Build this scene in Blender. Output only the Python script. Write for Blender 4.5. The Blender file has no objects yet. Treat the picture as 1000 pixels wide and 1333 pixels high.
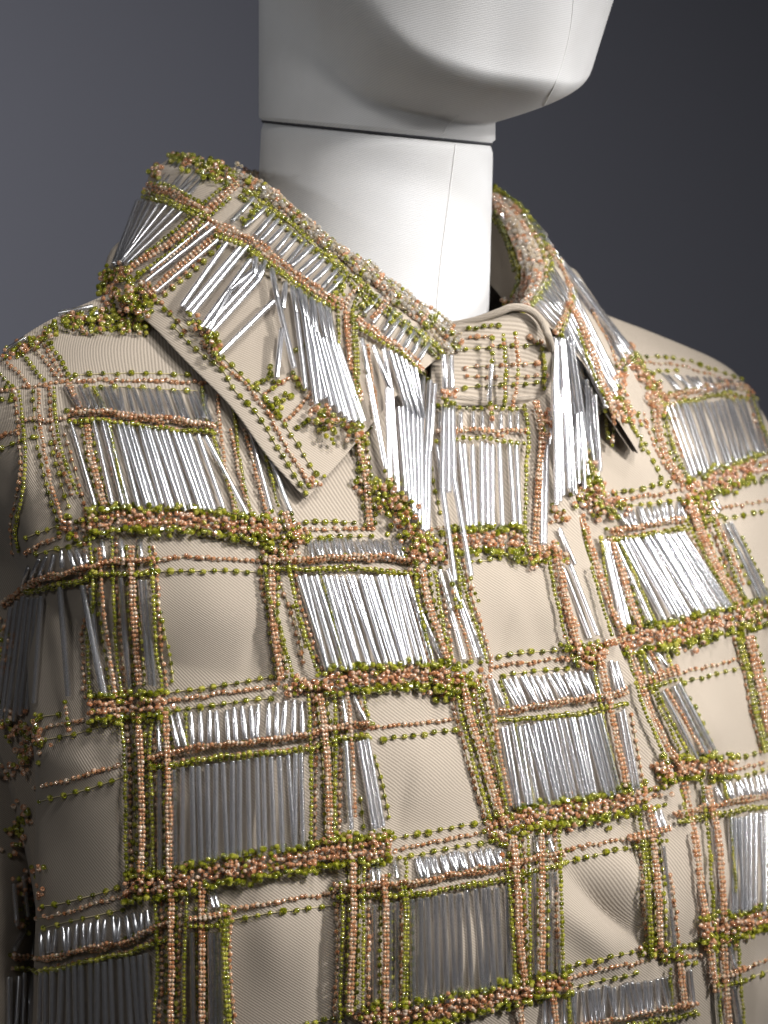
import bpy, math, random
import numpy as np
from mathutils import Vector, Matrix
from mathutils.bvhtree import BVHTree
random.seed(7); rng = np.random.default_rng(7)
S = bpy.context.scene
C = S.collection
# ------------------------------------------------------------------ camera
FPX, DIST = 4480.0, 1.40                      # focal length in photo pixels (1000x1333), metres to the chest
cam_d = bpy.data.cameras.new('camera'); cam = bpy.data.objects.new('camera', cam_d); C.objects.link(cam)
cam.location = (0, -DIST, 0); cam.rotation_euler = (math.radians(90), 0, 0)
cam_d.sensor_fit = 'VERTICAL'; cam_d.sensor_height = 24; cam_d.lens = FPX / 1333 * 24
cam_d.clip_start = 0.05; cam_d.clip_end = 50
cam_d.dof.use_dof = True; cam_d.dof.focus_distance = DIST - 0.035; cam_d.dof.aperture_fstop = 11
S.camera = cam
# ------------------------------------------------------------------ world, lamps, exposure
W = bpy.data.worlds.new('World'); S.world = W; W.use_nodes = True
W.node_tree.nodes['Background'].inputs[0].default_value = (.95, .95, 1, 1)
W.node_tree.nodes['Background'].inputs[1].default_value = 0.03
def aim(o, tgt):
    o.rotation_euler = (Vector(tgt) - o.location).to_track_quat('-Z', 'Y').to_euler()
def area(name, loc, tgt, size, power, col=(1, 1, 1), spread=180):
    d = bpy.data.lights.new(name, 'AREA'); d.shape = 'DISK'; d.size = size; d.energy = power; d.color = col
    d.spread = math.radians(spread)
    o = bpy.data.objects.new(name, d); C.objects.link(o); o.location = loc; aim(o, tgt); return o
def spot(name, loc, tgt, radius, power, angle, blend=.5, col=(1, 1, 1)):
    d = bpy.data.lights.new(name, 'SPOT'); d.shadow_soft_size = radius; d.energy = power
    d.spot_size = math.radians(angle); d.spot_blend = blend; d.color = col
    o = bpy.data.objects.new(name, d); C.objects.link(o); o.location = loc; aim(o, tgt); return o
spot('key_lamp', (1.32, -.84, .78), (.05, .02, -.05), .11, 195, 22, .85, (1, .985, .97))
spot('top_lamp', (.45, -.95, 1.25), (.05, .02, -.01), .12, 70, 20, .9, (1, .985, .97))
spot('front_fill', (.42, -1.28, .84), (-.11, .0, -.04), .10, 33, 24, .9, (1, .985, .97))  # added light to brighten the hanging fringe and the left panel
spot('left_fill', (-.55, -1.5, .62), (-.13, .0, -.06), .14, 17, 19, 1, (.97, .98, 1))  # weak extra fill, added to lift the left shoulder and sleeve
spot('shoulder_fill', (.75, .02, 1.35), (.17, .14, .03), .10, 72, 14, 1, (1, .985, .97))  # added spot that whitens the far shoulder bugles
spot('side_fill', (1.5, -.78, .30), (.13, .04, .0), .10, 62, 14, 1, (1, .985, .97))  # extra narrow spot, put in for shine on the right panel bugles
spot('head_lamp', (1.55, .30, .52), (.03, .06, .17), .10, 60, 13, .8, (1, .985, .97))
spot('fill_lamp', (-1.25, -.72, .42), (-.01, .08, .215), .12, 34, 10, .9, (.95, .97, 1))
spot('backdrop_lamp', (-1.9, .5, .5), (-.72, 2.2, .05), .2, 165, 62, 1, (.97, .96, 1))
S.view_settings.view_transform = 'Standard'; S.view_settings.look = 'None'
S.view_settings.exposure = 0; S.view_settings.gamma = 1; S.view_settings.use_curve_mapping = False
cy = S.cycles
cy.max_bounces = 9; cy.diffuse_bounces = 3; cy.glossy_bounces = 4; cy.transmission_bounces = 7; cy.transparent_max_bounces = 10
cy.use_denoising = True; cy.denoiser = 'OPENIMAGEDENOISE'; cy.sample_clamp_indirect = 4
cy.blur_glossy = .3
# ------------------------------------------------------------------ materials
def mat(name):
    m = bpy.data.materials.new(name); m.use_nodes = True; nt = m.node_tree
    return m, nt, nt.nodes['Principled BSDF']
def N(nt, t, **kw):
    n = nt.nodes.new(t)
    for k, v in kw.items(): setattr(n, k, v)
    return n
def ramp(nt, stops):
    r = N(nt, 'ShaderNodeValToRGB'); e = r.color_ramp.elements
    while len(e) < len(stops): e.new(.5)
    for k, (p, c) in enumerate(stops): e[k].position = p; e[k].color = (*c, 1)
    return r
def cloth_material(name, c0, c1, angle, pitch, depth, rough=.9, mott=.22):
    m, nt, b = mat(name); L = nt.links
    uv = N(nt, 'ShaderNodeUVMap'); uv.uv_map = 'UVMap'
    mp = N(nt, 'ShaderNodeMapping'); mp.inputs['Rotation'].default_value[2] = math.radians(angle)
    L.new(uv.outputs[0], mp.inputs[0])
    w = N(nt, 'ShaderNodeTexWave'); w.wave_type = 'BANDS'; w.bands_direction = 'X'
    w.inputs['Scale'].default_value = .314 / pitch; w.inputs['Distortion'].default_value = .6
    w.inputs['Detail'].default_value = 1; w.inputs['Detail Scale'].default_value = 3
    L.new(mp.outputs[0], w.inputs[0])
    fine = N(nt, 'ShaderNodeTexNoise'); fine.inputs['Scale'].default_value = 1900; fine.inputs['Detail'].default_value = 2
    L.new(uv.outputs[0], fine.inputs[0])
    big = N(nt, 'ShaderNodeTexNoise'); big.inputs['Scale'].default_value = 22; big.inputs['Detail'].default_value = 4
    L.new(uv.outputs[0], big.inputs[0])
    ad = N(nt, 'ShaderNodeMath', operation='MULTIPLY_ADD'); ad.inputs[1].default_value = .55
    L.new(w.outputs['Fac'], ad.inputs[0])
    ml = N(nt, 'ShaderNodeMath', operation='MULTIPLY'); ml.inputs[1].default_value = .45
    L.new(fine.outputs['Fac'], ml.inputs[0]); L.new(ml.outputs[0], ad.inputs[2])
    r = ramp(nt, [(.1, c0), (.75, c1)]); L.new(ad.outputs[0], r.inputs[0])
    mx = N(nt, 'ShaderNodeMix', data_type='RGBA', blend_type='MULTIPLY'); mx.inputs[0].default_value = mott
    L.new(r.outputs[0], mx.inputs[6])
    r2 = ramp(nt, [(.3, (.75, .73, .7)), (.7, (1, 1, 1))]); L.new(big.outputs['Fac'], r2.inputs[0]); L.new(r2.outputs[0], mx.inputs[7])
    L.new(mx.outputs[2], b.inputs['Base Color'])
    b.inputs['Roughness'].default_value = rough; b.inputs['Specular IOR Level'].default_value = .15
    b.inputs['Sheen Weight'].default_value = .08
    bp = N(nt, 'ShaderNodeBump'); bp.inputs['Distance'].default_value = depth; bp.inputs['Strength'].default_value = .8
    L.new(ad.outputs[0], bp.inputs['Height']); L.new(bp.outputs[0], b.inputs['Normal'])
    return m
M = {}
M['cloth'] = cloth_material('beige_twill', (.205, .173, .136), (.36, .308, .252), -52, .00110, .00020)
M['cloth_collar'] = cloth_material('beige_twill_collar', (.23, .194, .152), (.36, .308, .252), 84, .0010, .00014)
M['linen'] = cloth_material('white_linen', (.47, .47, .475), (.56, .557, .557), 70, .0009, .00010, .85, .5)
def bead_material(name, cols, trans, rough, ior=1.5, dif=0.0):
    m, nt, b = mat(name); L = nt.links
    g = N(nt, 'ShaderNodeNewGeometry')
    n = N(nt, 'ShaderNodeTexNoise'); n.inputs['Scale'].default_value = 430; n.inputs['Detail'].default_value = 2
    L.new(g.outputs['Position'], n.inputs[0])
    r = ramp(nt, [(.36, cols[0]), (.5, cols[1]), (.64, cols[2])]); L.new(n.outputs['Fac'], r.inputs[0])
    L.new(r.outputs[0], b.inputs['Base Color'])
    b.inputs['Roughness'].default_value = rough; b.inputs['Transmission Weight'].default_value = trans
    b.inputs['IOR'].default_value = ior
    b.inputs['Coat Weight'].default_value = 1; b.inputs['Coat Roughness'].default_value = .03
    return m
M['green'] = bead_material('olive_glass', [(.12, .14, .006), (.40, .42, .016), (.86, .80, .16)], .70, .015)
M['peach'] = bead_material('peach_glass', [(.60, .25, .11), (.88, .48, .27), (1, .84, .68)], .64, .02)
M['pale'] = bead_material('clear_champagne_glass', [(.85, .68, .45), (.97, .88, .74), (1, .97, .92)], .8, .02)
def bugle_material():
    m, nt, b = mat('clear_bugle_glass'); L = nt.links
    out = nt.nodes['Material Output']; nt.nodes.remove(b)
    g = N(nt, 'ShaderNodeBsdfGlass'); g.inputs['Color'].default_value = (.96, .97, 1, 1); g.inputs['Roughness'].default_value = .02; g.inputs['IOR'].default_value = 1.5
    t = N(nt, 'ShaderNodeBsdfTransparent'); t.inputs[0].default_value = (.95, .95, .96, 1)
    gl = N(nt, 'ShaderNodeBsdfGlossy'); gl.inputs['Roughness'].default_value = .23; gl.inputs['Color'].default_value = (.98, .98, 1, 1)
    lw = N(nt, 'ShaderNodeLayerWeight'); lw.inputs['Blend'].default_value = .5
    r = N(nt, 'ShaderNodeMapRange'); r.inputs[1].default_value = .12; r.inputs[2].default_value = .75; r.inputs[3].default_value = .12; r.inputs[4].default_value = .95
    L.new(lw.outputs['Facing'], r.inputs[0])
    m1 = N(nt, 'ShaderNodeMixShader'); L.new(r.outputs[0], m1.inputs[0]); L.new(t.outputs[0], m1.inputs[1]); L.new(g.outputs[0], m1.inputs[2])
    m2 = N(nt, 'ShaderNodeMixShader'); m2.inputs[0].default_value = .41; L.new(m1.outputs[0], m2.inputs[1]); L.new(gl.outputs[0], m2.inputs[2])
    d = N(nt, 'ShaderNodeBsdfDiffuse'); d.inputs[0].default_value = (.85, .85, .86, 1)
    m3 = N(nt, 'ShaderNodeMixShader'); m3.inputs[0].default_value = .025; L.new(m2.outputs[0], m3.inputs[1]); L.new(d.outputs[0], m3.inputs[2])
    L.new(m3.outputs[0], out.inputs[0]); return m
M['bugle'] = bugle_material()
def plain(name, col, rough=.8):
    m, nt, b = mat(name); b.inputs['Base Color'].default_value = (*col, 1); b.inputs['Roughness'].default_value = rough
    n = N(nt, 'ShaderNodeTexNoise'); n.inputs['Scale'].default_value = 3; n.inputs['Detail'].default_value = 3
    r = ramp(nt, [(.3, tuple(x * .93 for x in col)), (.7, col)]); nt.links.new(n.outputs[0], r.inputs[0]); nt.links.new(r.outputs[0], b.inputs[0])
    return m
M['wall'] = plain('grey_backdrop_paper', (.16, .165, .19), .95)
M['thread'] = plain('sewing_thread', (.42, .36, .2), .7)
M['gap'] = plain('painted_gap_shade', (.03, .03, .035), .9)  # dark colour stands in for shade inside the neck joint
M['seam'] = plain('linen_seam_thread', (.62, .61, .6), .9)
# ------------------------------------------------------------------ mesh helpers
def mesh_obj(name, V, F, m, parent=None, uv=None, smooth=True):
    me = bpy.data.meshes.new(name)
    V = np.asarray(V, dtype=np.float64)
    if isinstance(F, np.ndarray) and F.ndim == 2:
        k = F.shape[1]
        me.vertices.add(len(V)); me.vertices.foreach_set('co', V.astype(np.float32).ravel())
        me.loops.add(F.size); me.loops.foreach_set('vertex_index', F.astype(np.int32).ravel())
        me.polygons.add(len(F)); me.polygons.foreach_set('loop_start', np.arange(0, F.size, k, dtype=np.int32))
        me.update(calc_edges=True); me.validate()
    else:
        me.from_pydata([tuple(v) for v in V], [], [tuple(f) for f in F])
    if smooth: me.polygons.foreach_set('use_smooth', np.ones(len(me.polygons), dtype=bool))
    if uv is not None:
        l = me.uv_layers.new(name='UVMap'); vi = np.empty(len(me.loops), dtype=np.int32); me.loops.foreach_get('vertex_index', vi)
        l.data.foreach_set('uv', np.asarray(uv, dtype=np.float32)[vi].ravel())
    me.materials.append(m); me.update()
    o = bpy.data.objects.new(name, me); C.objects.link(o)
    if parent: set_parent(o, parent)
    return o
def set_parent(o, p):
    o.parent = p
    o.matrix_parent_inverse = Matrix.Translation(-p.location)      # parts are modelled in world space
def grid_faces(nr, nc, wrap=False):
    r, c = np.meshgrid(np.arange(nr - 1), np.arange(nc if wrap else nc - 1), indexing='ij')
    c2 = (c + 1) % nc
    return np.stack([r * nc + c, r * nc + c2, (r + 1) * nc + c2, (r + 1) * nc + c], -1).reshape(-1, 4)
def catmull(P, n):
    P = np.asarray(P, float); k = len(P)
    if k == 2: t = np.linspace(0, 1, n)[:, None]; return P[0] * (1 - t) + P[1] * t
    Q = np.vstack([2 * P[0] - P[1], P, 2 * P[-1] - P[-2]])
    t = np.linspace(0, k - 1, n); i = np.minimum(t.astype(int), k - 2); f = (t - i)[:, None]
    a, b, c, d = Q[i], Q[i + 1], Q[i + 2], Q[i + 3]
    return .5 * (2 * b + (c - a) * f + (2 * a - 5 * b + 4 * c - d) * f ** 2 + (3 * b - a - 3 * c + d) * f ** 3)
def world_at(px, py, y):
    k = (y + DIST) / FPX
    return np.array([(px - 500) * k, y, (666.5 - py) * k])
def to_px(P):
    d = P[..., 1] + DIST
    return 500 + P[..., 0] * FPX / d, 666.5 - P[..., 2] * FPX / d
def empty(name, loc, label, cat):
    o = bpy.data.objects.new(name, None); o.empty_display_size = .05; C.objects.link(o); o.location = loc
    o['label'] = label; o['category'] = cat; return o
def tube(P, r, k=6):
    P = np.asarray(P, float); T = np.gradient(P, axis=0); T /= np.linalg.norm(T, axis=1)[:, None] + 1e-12
    up = np.array([0, 0, 1.]) if abs(T[0, 2]) < .8 else np.array([1., 0, 0])
    A = np.cross(T, up); A /= np.linalg.norm(A, axis=1)[:, None] + 1e-12; B = np.cross(T, A)
    a = np.arange(k) * 2 * math.pi / k
    V = P[:, None] + r * (np.cos(a)[None, :, None] * A[:, None] + np.sin(a)[None, :, None] * B[:, None])
    return V.reshape(-1, 3), grid_faces(len(P), k, True)
# ------------------------------------------------------------------ backdrop
bd = mesh_obj('backdrop', [(-4, 2.2, -2), (4, 2.2, -2), (4, 2.2, 3), (-4, 2.2, 3)], [(0, 1, 2, 3)], M['wall'])
bd['kind'] = 'structure'
# ------------------------------------------------------------------ body frame
AX = np.array([-.003, .10]); TURN = math.radians(40)
Fd = np.array([math.sin(TURN), -math.cos(TURN)]); Ld = np.array([math.cos(TURN), math.sin(TURN)])
# ------------------------------------------------------------------ mannequin
mann = empty('mannequin', (AX[0], AX[1], -.30), 'white linen covered mannequin head and neck inside the beaded collar', 'mannequin')
FACE = math.radians(47)
def joint_z(x, y): return .1655 - .10 * (x + .003) + .112 * (y - .10)
def neck_mesh():
    nr, nc = 40, 96; V = []; UV = []
    for i in range(nr):
        t = i / (nr - 1)
        for j in range(nc):
            a = 2 * math.pi * j / nc - math.pi
            r = .0505 + .0050 * (1 - t) ** 1.5 + .004 * max(0, .25 - t) * 4
            if t > .985: r -= .0012
            x = AX[0] + r * math.sin(a) - .0085 * (1 - t) ** 1.3; y = AX[1] - r * math.cos(a)
            z = .02 * (1 - t) + t * (joint_z(x, y) - .0005)
            V.append((x, y, z)); UV.append((a * .05, z))
    F = [tuple(f) for f in grid_faces(nr, nc, True)] + [tuple((nr - 1) * nc + j for j in range(nc))]
    return V, F, UV
V, Fc, UV = neck_mesh(); mesh_obj('neck', V, Fc, M['linen'], mann, UV)
def smooth(a, b, x):
    t = min(1, max(0, (x - a) / (b - a))); return t * t * (3 - 2 * t)
def head_r(phi, z):
    p = abs(math.degrees(phi))
    win = np.abs(p + np.array([-12, -8, -4, 0, 4, 8, 12])); avg = lambda xs, ys: float(np.interp(win, xs, ys).mean())
    R0 = avg([0, 5, 24, 40, 60, 90, 125, 180], [.0975, .0945, .0855, .0873, .076, .063, .0535, .0525])
    grow = avg([0, 40, 90, 180], [.014, .018, .012, .0])
    zj = avg([0, 30, 45, 60, 90, 120, 180], [.1645, .168, .171, .178, .199, .228, .25])
    wd = avg([0, 30, 45, 60, 90, 180], [.015, .017, .028, .055, .075, .07])
    face = R0 + grow * (min(z, .245) - .166) / .055
    face += (.092 - face) * smooth(.235, .33, z)                  # rounds into the skull above the frame
    crease = .0022 * math.exp(-((p - 14) / 8) ** 2) * smooth(.165, .19, z)
    q = min(1, max(0, (z - zj) / wd)); rnd = 1 - (1 - q) ** 2.1; k = rnd + (smooth(0, 1, q) - rnd) * smooth(40, 75, p)
    r = .0515 + (face - crease - .0515) * k
    return r * math.sqrt(max(.0004, 1 - max(0, (z - .30) / .1) ** 2.2))
def head_mesh():
    nc = 192; zs = list(np.linspace(0, .034, 46)) + list(np.linspace(.036, .13, 30)) + list(np.linspace(.134, .2345, 34)); V = []; UV = []
    for dz in zs:
        for j in range(nc):
            phi = 2 * math.pi * j / nc - math.pi; a = FACE + phi
            r = .0515
            for _ in range(3):
                x = AX[0] + r * math.sin(a); y = AX[1] - r * math.cos(a)
                z0 = joint_z(AX[0] + .0515 * math.sin(a), AX[1] - .0515 * math.cos(a))
                lift = max(0., 1 - dz / .03)
                z = z0 * lift + .1655 * (1 - lift) + dz
                r = head_r(phi, z)
            if dz < .001: r -= .0012
            V.append((AX[0] + r * math.sin(a), AX[1] - r * math.cos(a), z)); UV.append((phi * .07, z))
    nr = len(zs)
    F = [tuple(f) for f in grid_faces(nr, nc, True)] + [tuple(range(nc))[::-1], tuple((nr - 1) * nc + j for j in range(nc))]
    return V, F, UV
V, Fc, UV = head_mesh(); head = mesh_obj('head', V, Fc, M['linen'], mann, UV)
hb = BVHTree.FromPolygons([Vector(v) for v in V], Fc)
# near-black tube: shade of the neck joint gap put into its colour
a = np.linspace(0, 2 * math.pi, 80); gx = AX[0] + .0496 * np.sin(a); gy = AX[1] - .0496 * np.cos(a)
V, Fc = tube(np.stack([gx, gy, [joint_z(x, y) for x, y in zip(gx, gy)]], 1), .0009, 6); mesh_obj('neck_joint', V, Fc, M['gap'], mann)
neck_o = [o for o in mann.children if o.name == 'neck'][0]
nb = BVHTree.FromPolygons([v.co.copy() for v in neck_o.data.vertices], [tuple(p.vertices) for p in neck_o.data.polygons])
def ray(bvh, px, py):
    d = Vector(((px - 500) / FPX, 1, (666.5 - py) / FPX)).normalized()
    return bvh.ray_cast(Vector((0, -DIST, 0)), d)
def seam(pts, bvh, r=.00028):
    P = []
    for p in catmull(pts, 60):
        h = ray(bvh, *p)
        if h[0] is not None: P.append(np.array(h[0]) + np.array(h[1]) * (r * .4 if h[1].y < 0 else -r * .4))
    if len(P) > 3:
        V, Fc = tube(P, r, 5); mesh_obj('seam', V, Fc, M['seam'], mann)
seam([(748, -20), (742, 40), (728, 95), (706, 143)], hb, .00022)
seam([(593, 188), (584, 260), (574, 340), (567, 415)], nb)
seam([(577, 174), (583, 163), (597, 150)], hb)
# ------------------------------------------------------------------ jacket body surface
RING = np.array([  # A, Bfront, Bback, Z, slope, tiltF, tiltB
    [.140, .098, .10, -.330, .0, .0, .0],
    [.148, .119, .10, -.230, .0, .0, .0],
    [.154, .134, .10, -.155, .05, .08, .0],
    [.160, .1265, .10, -.075, .16, .35, .05],
    [.176, .118, .095, .010, .24, .66, .10],
    [.192, .109, .085, .070, .24, .93, -.3],
    [.186, .094, .07, .101, .20, 1.02, -.5],
    [.130, .080, .065, .109, .19, .84, -.4],
    [.076, .066, .062, .110, .18, .80, -.1]])
NV, NT = 150, 240
RR = catmull(RING, NV)
BUMPS = [  # px, py, sigma across, sigma along, angle of the long axis from vertical (deg), height (m)
    (790, 1180, 17, 60, -45, -.0075), (760, 1215, 16, 55, -45, .0035), (825, 1150, 16, 50, -45, .003),
    (168, 1000, 11, 170, 0, -.0035), (110, 1040, 40, 150, 0, .003), (8, 1120, 26, 300, 0, -.018),
    (280, 800, 45, 50, 0, .0025), (680, 790, 42, 45, 0, .003), (545, 1010, 42, 60, 10, .003),
    (360, 1230, 34, 60, 0, .003), (425, 1230, 16, 90, 0, -.004), (920, 950, 40, 50, 0, .003), (830, 600, 40, 45, 0, .003),
    (960, 700, 30, 40, 0, .002), (980, 1290, 30, 45, 0, .002), (70, 640, 14, 70, 8, -.003), (40, 600, 16, 60, 8, .003),
    (560, 930, 10, 40, 12, -.0016), (520, 1050, 9, 45, 12, -.0014), (650, 830, 9, 40, 15, -.0014), (330, 830, 10, 45, 12, -.0018),
    (470, 1230, 16, 90, 0, .002), (130, 455, 60, 25, 0, .003)]
def torso(theta, row):
    """theta from the front axis, positive to the wearer's left; row = RR rows (..., 7)"""
    A, Bf, Bb, Z, sl, tf, tb = [row[..., k] for k in range(7)]
    c, s = np.cos(theta), np.sin(theta); e = .88
    sv = A * np.sign(s) * np.abs(s) ** e
    sv = np.where(sv < 0, sv * (1.0 + .06 * np.clip((A - .076) / .09, 0, 1) + .12 * np.clip((.02 - Z) / .08, 0, 1)), sv)
    sv = np.where(sv > 0, sv * (1 + .22 * np.clip((A - .076) / .09, 0, 1) + .25 * np.clip((.02 - Z) / .08, 0, 1)), sv)
    fv = np.where(c > 0, Bf, Bb) * np.sign(c) * np.abs(c) ** e
    z = Z - sl * np.sqrt(np.maximum(0, np.abs(sv) - .05) ** 2 + 1e-5) - np.where(fv > 0, tf, tb) * fv - np.where(sv < 0, 1.3, 0) * np.maximum(0, np.abs(sv) - .10) ** 2 * np.clip((Z + .05) / .1, 0, 1)
    P = np.stack([AX[0] + Ld[0] * sv + Fd[0] * fv, AX[1] + Ld[1] * sv + Fd[1] * fv, z], -1)
    out = np.stack([Ld[0] * np.sin(theta) + Fd[0] * np.cos(theta), Ld[1] * np.sin(theta) + Fd[1] * np.cos(theta), 0 * theta + .15], -1)
    px, py = to_px(P); d = np.zeros(px.shape)
    for (bx, by, sx, sy, an, h) in BUMPS:
        ca, sa = math.cos(math.radians(an)), math.sin(math.radians(an))
        dx, dy = px - bx, py - by
        u, v = dx * ca + dy * sa, -dx * sa + dy * ca
        d = d + h * np.exp(-(u / sx) ** 2 - (v / sy) ** 2)
    d = d + .0005 * np.sin(theta * 11 + z * 40) * np.sin(z * 62 + theta * 7 + 1) + .0003 * np.sin(theta * 23 - z * 80)
    return P + out * d[..., None]
jacket = empty('jacket', (AX[0], AX[1], -.33), 'beige twill jacket with checks of olive and peach beads and clear glass bugle fringe', 'jacket')
TH = np.linspace(-math.pi, math.pi, NT * 2 + 1)
base = torso(TH[None, :] + 0 * RR[:, :1], RR[:, None, :] + 0 * TH[None, :, None])
bb = BVHTree.FromPolygons([Vector(v) for v in base.reshape(-1, 3)], [tuple(f) for f in grid_faces(NV, NT * 2 + 1)])
# front edge of the overlapping panel, traced in the photograph and found on the body
EDGE = [(700, 480), (722, 520), (728, 600), (737, 690), (760, 770), (790, 850), (828, 935), (858, 1005), (885, 1100), (903, 1190), (915, 1270), (925, 1333), (930, 1400)]
def inv_body(p):
    """theta, v-row of the point on the body under a pixel"""
    h = ray(bb, *p)
    if h[0] is None: return None
    f = h[2]; r, c = divmod(f, NT * 2); best = None
    for rr in (r, r + 1):
        for cc in (c, c + 1):
            dd = np.linalg.norm(base[rr, cc] - np.array(h[0]))
            if best is None or dd < best[0]: best = (dd, TH[cc], rr)
    return best[1], best[2]
er = [inv_body(p) for p in catmull(EDGE, 60)]; er = sorted([(q[1], q[0]) for q in er if q and abs(q[0]) < 1.2])
ev = np.array([q[0] for q in er], float); et = np.array([q[1] for q in er])
rows = np.arange(NV)
th_edge = np.interp(rows, ev, et)
th_edge = np.convolve(np.pad(th_edge, 4, mode='edge'), np.ones(9) / 9, 'valid')
SIDE = math.radians(104)
def panel(name, t0, t1, n, off, end_roll=0):
    th = t0[:, None] + (t1 - t0)[:, None] * np.linspace(0, 1, n)[None, :]
    P = torso(th, RR[:, None, :] + 0 * th[..., None])
    dth = np.gradient(P, axis=1); dv = np.gradient(P, axis=0); Nn = np.cross(dth, dv); Nn /= np.linalg.norm(Nn, axis=2)[..., None] + 1e-12
    outw = P[..., :2] - AX; flip = np.sign((Nn[..., :2] * outw).sum(-1).mean()); Nn *= flip
    P = P + Nn * off(th, th_edge[:, None])[..., None]
    if end_roll:
        last, nl = P[:, -1], Nn[:, -1]; tg = P[:, -1] - P[:, -2]; tg /= np.linalg.norm(tg, axis=1)[:, None]
        ex = []
        for q in np.linspace(0, math.pi, 7)[1:]:
            ex.append(last + tg * .0021 * math.sin(q) - nl * .0021 * (1 - math.cos(q)))
        ex.append(ex[-1] - tg * .012)
        P = np.concatenate([P, np.stack(ex, 1)], 1)
    nr, nc = P.shape[:2]
    du = np.concatenate([np.zeros((nr, 1)), np.cumsum(np.linalg.norm(np.diff(P, axis=1), axis=2), 1)], 1)
    vv = np.cumsum(np.concatenate([[0], np.linalg.norm(np.diff(P[:, nc // 2], axis=0), axis=1)]))
    UV = np.stack([du, np.repeat(vv[:, None], nc, 1)], -1).reshape(-1, 2)
    return mesh_obj(name, P.reshape(-1, 3), grid_faces(nr, nc), M['cloth'], jacket, UV)
def off_near(th, te): return .0012 + .0062 * np.clip(1 - (te - th) / .26, 0, 1) ** 1.3 + .0009 * np.exp(-((te - th - .13) / .02) ** 2) * -1
p_near = panel('front_panel', np.full(NV, -SIDE), th_edge, 230, off_near, 1)
p_far = panel('front_panel', th_edge - .16, np.full(NV, SIDE), 150, lambda th, te: -.0012 - .0075 * np.clip(1 - (th - te) / .22, 0, 1))
p_back = panel('back_panel', np.full(NV, SIDE), np.full(NV, 2 * math.pi - SIDE), 120, lambda th, te: 0 * th)
p_near['label'] = 'front panel that laps over at the button placket'
# sleeves
def sleeve(sg):
    ctr = []
    for (l, f, z, r) in [(.130, -.04, .0, .034), (.148, -.06, -.03, .044), (.165, -.082, -.08, .052), (.175, -.094, -.13, .056), (.178, -.096, -.20, .058), (.178, -.096, -.34, .060)]:
        l += .085 if sg > 0 else 0
        p = AX + sg * l * Ld + f * Fd; ctr.append((p[0], p[1], z, r))
    Cc = catmull(ctr, 60); k = 72; V = []; UV = []
    for i, (x, y, z, r) in enumerate(Cc):
        for j in range(k):
            q = 2 * math.pi * j / k
            rr = r + .0022 * math.sin(3 * q + i * .25) * min(1, i / 20) + .0015 * math.sin(q * 2 - i * .45) * min(1, i / 15)
            V.append((x + rr * math.cos(q), y + rr * math.sin(q), z + (sg * .0 - .35 * rr * abs(math.cos(q - TURN))) * max(0, 1 - i / 25)))
            UV.append((q * r, i * .007))
    return mesh_obj('sleeve', V, [tuple(f) for f in grid_faces(60, k, True)] + [tuple(range(k))[::-1]], M['cloth'], jacket, UV)
s_near = sleeve(-1); s_far = sleeve(1)
# ------------------------------------------------------------------ collar
def T(px, py, d):
    h = ray(bb, px, py); y = h[0].y if h[0] is not None else .02
    return (px, py, y - d)
ROLL = [(600, 448, .038), (548, 399, .032), (503, 364, .030), (424, 304, .033), (342, 237, .044), (272, 210, .062), (226, 204, .092), (270, 218, .145),
        (380, 225, .175), (500, 228, .185), (590, 228, .175), (648, 262, .152), (684, 307, .125), (702, 350, .095), (692, 385, .07), (670, 404, .055)]
OUTE = [T(403, 645, .007), T(352, 588, .009), T(305, 525, .010), T(245, 465, .011), T(192, 412, .012), (146, 392, .004), (140, 380, .05), (185, 382, .11),
        (330, 335, .22), (500, 330, .235), (670, 340, .235), (742, 372, .215), (772, 412, .19), (800, 456, .165), T(834, 520, .009), T(828, 585, .009)]
NU = 170
Rw = catmull([world_at(*p) for p in ROLL], NU); Ew = catmull([world_at(*p) for p in OUTE], NU)
prof = []
for i in range(NU):
    R, E = Rw[i], Ew[i]
    o = np.array([R[0] - AX[0], R[1] - AX[1], 0]); o /= np.linalg.norm(o)
    I = np.array([AX[0] + o[0] * .064, AX[1] + o[1] * .064, R[2] - .034])
    bk = 1 - .75 * math.exp(-((i / (NU - 1) * 15 - 6) / 1.3) ** 2) - .9 * math.exp(-((i / (NU - 1) * 15 - 11.8) / 1.6) ** 2)
    mid = (R + E) / 2 + (o * .004 + np.array([0, 0, .007])) * bk
    q1 = R * .78 + E * .22 + o * .004 + np.array([0, 0, .006]); q3 = R * .25 + E * .75 + np.array([0, 0, .003]) + o * .002
    dn = E - q3; dn /= np.linalg.norm(dn)
    nrm = np.cross(dn, np.gradient(Ew, axis=0)[i]); nrm /= np.linalg.norm(nrm) + 1e-9
    if nrm[1] > 0 and abs(nrm[1]) > .2 or nrm[2] < -.5: nrm = -nrm
    pts = [I, (I + R) / 2 - o * .001, R - o * .0045 - np.array([0, 0, .004]), R + np.array([0, 0, .0]), R * .93 + E * .07 + o * .003 + np.array([0, 0, .001]), q1, mid, q3, E,
           E - nrm * .0012 + dn * .0006, E - nrm * .0024 - dn * .002, q3 - nrm * .0030, mid - o * .003 - np.array([0, 0, .003])]
    prof.append(catmull(pts, 60))
prof = np.array(prof)
vv = np.cumsum(np.concatenate([np.zeros((NU, 1)), np.linalg.norm(np.diff(prof, axis=1), axis=2)], 1), 1)
uu = np.cumsum(np.concatenate([[0], np.linalg.norm(np.diff(Rw, axis=0), axis=1)]))
collar = mesh_obj('collar', prof.reshape(-1, 3), grid_faces(NU, 60), M['cloth_collar'], jacket, np.stack([np.repeat(uu[:, None], 60, 1), vv], -1).reshape(-1, 2))
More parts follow.
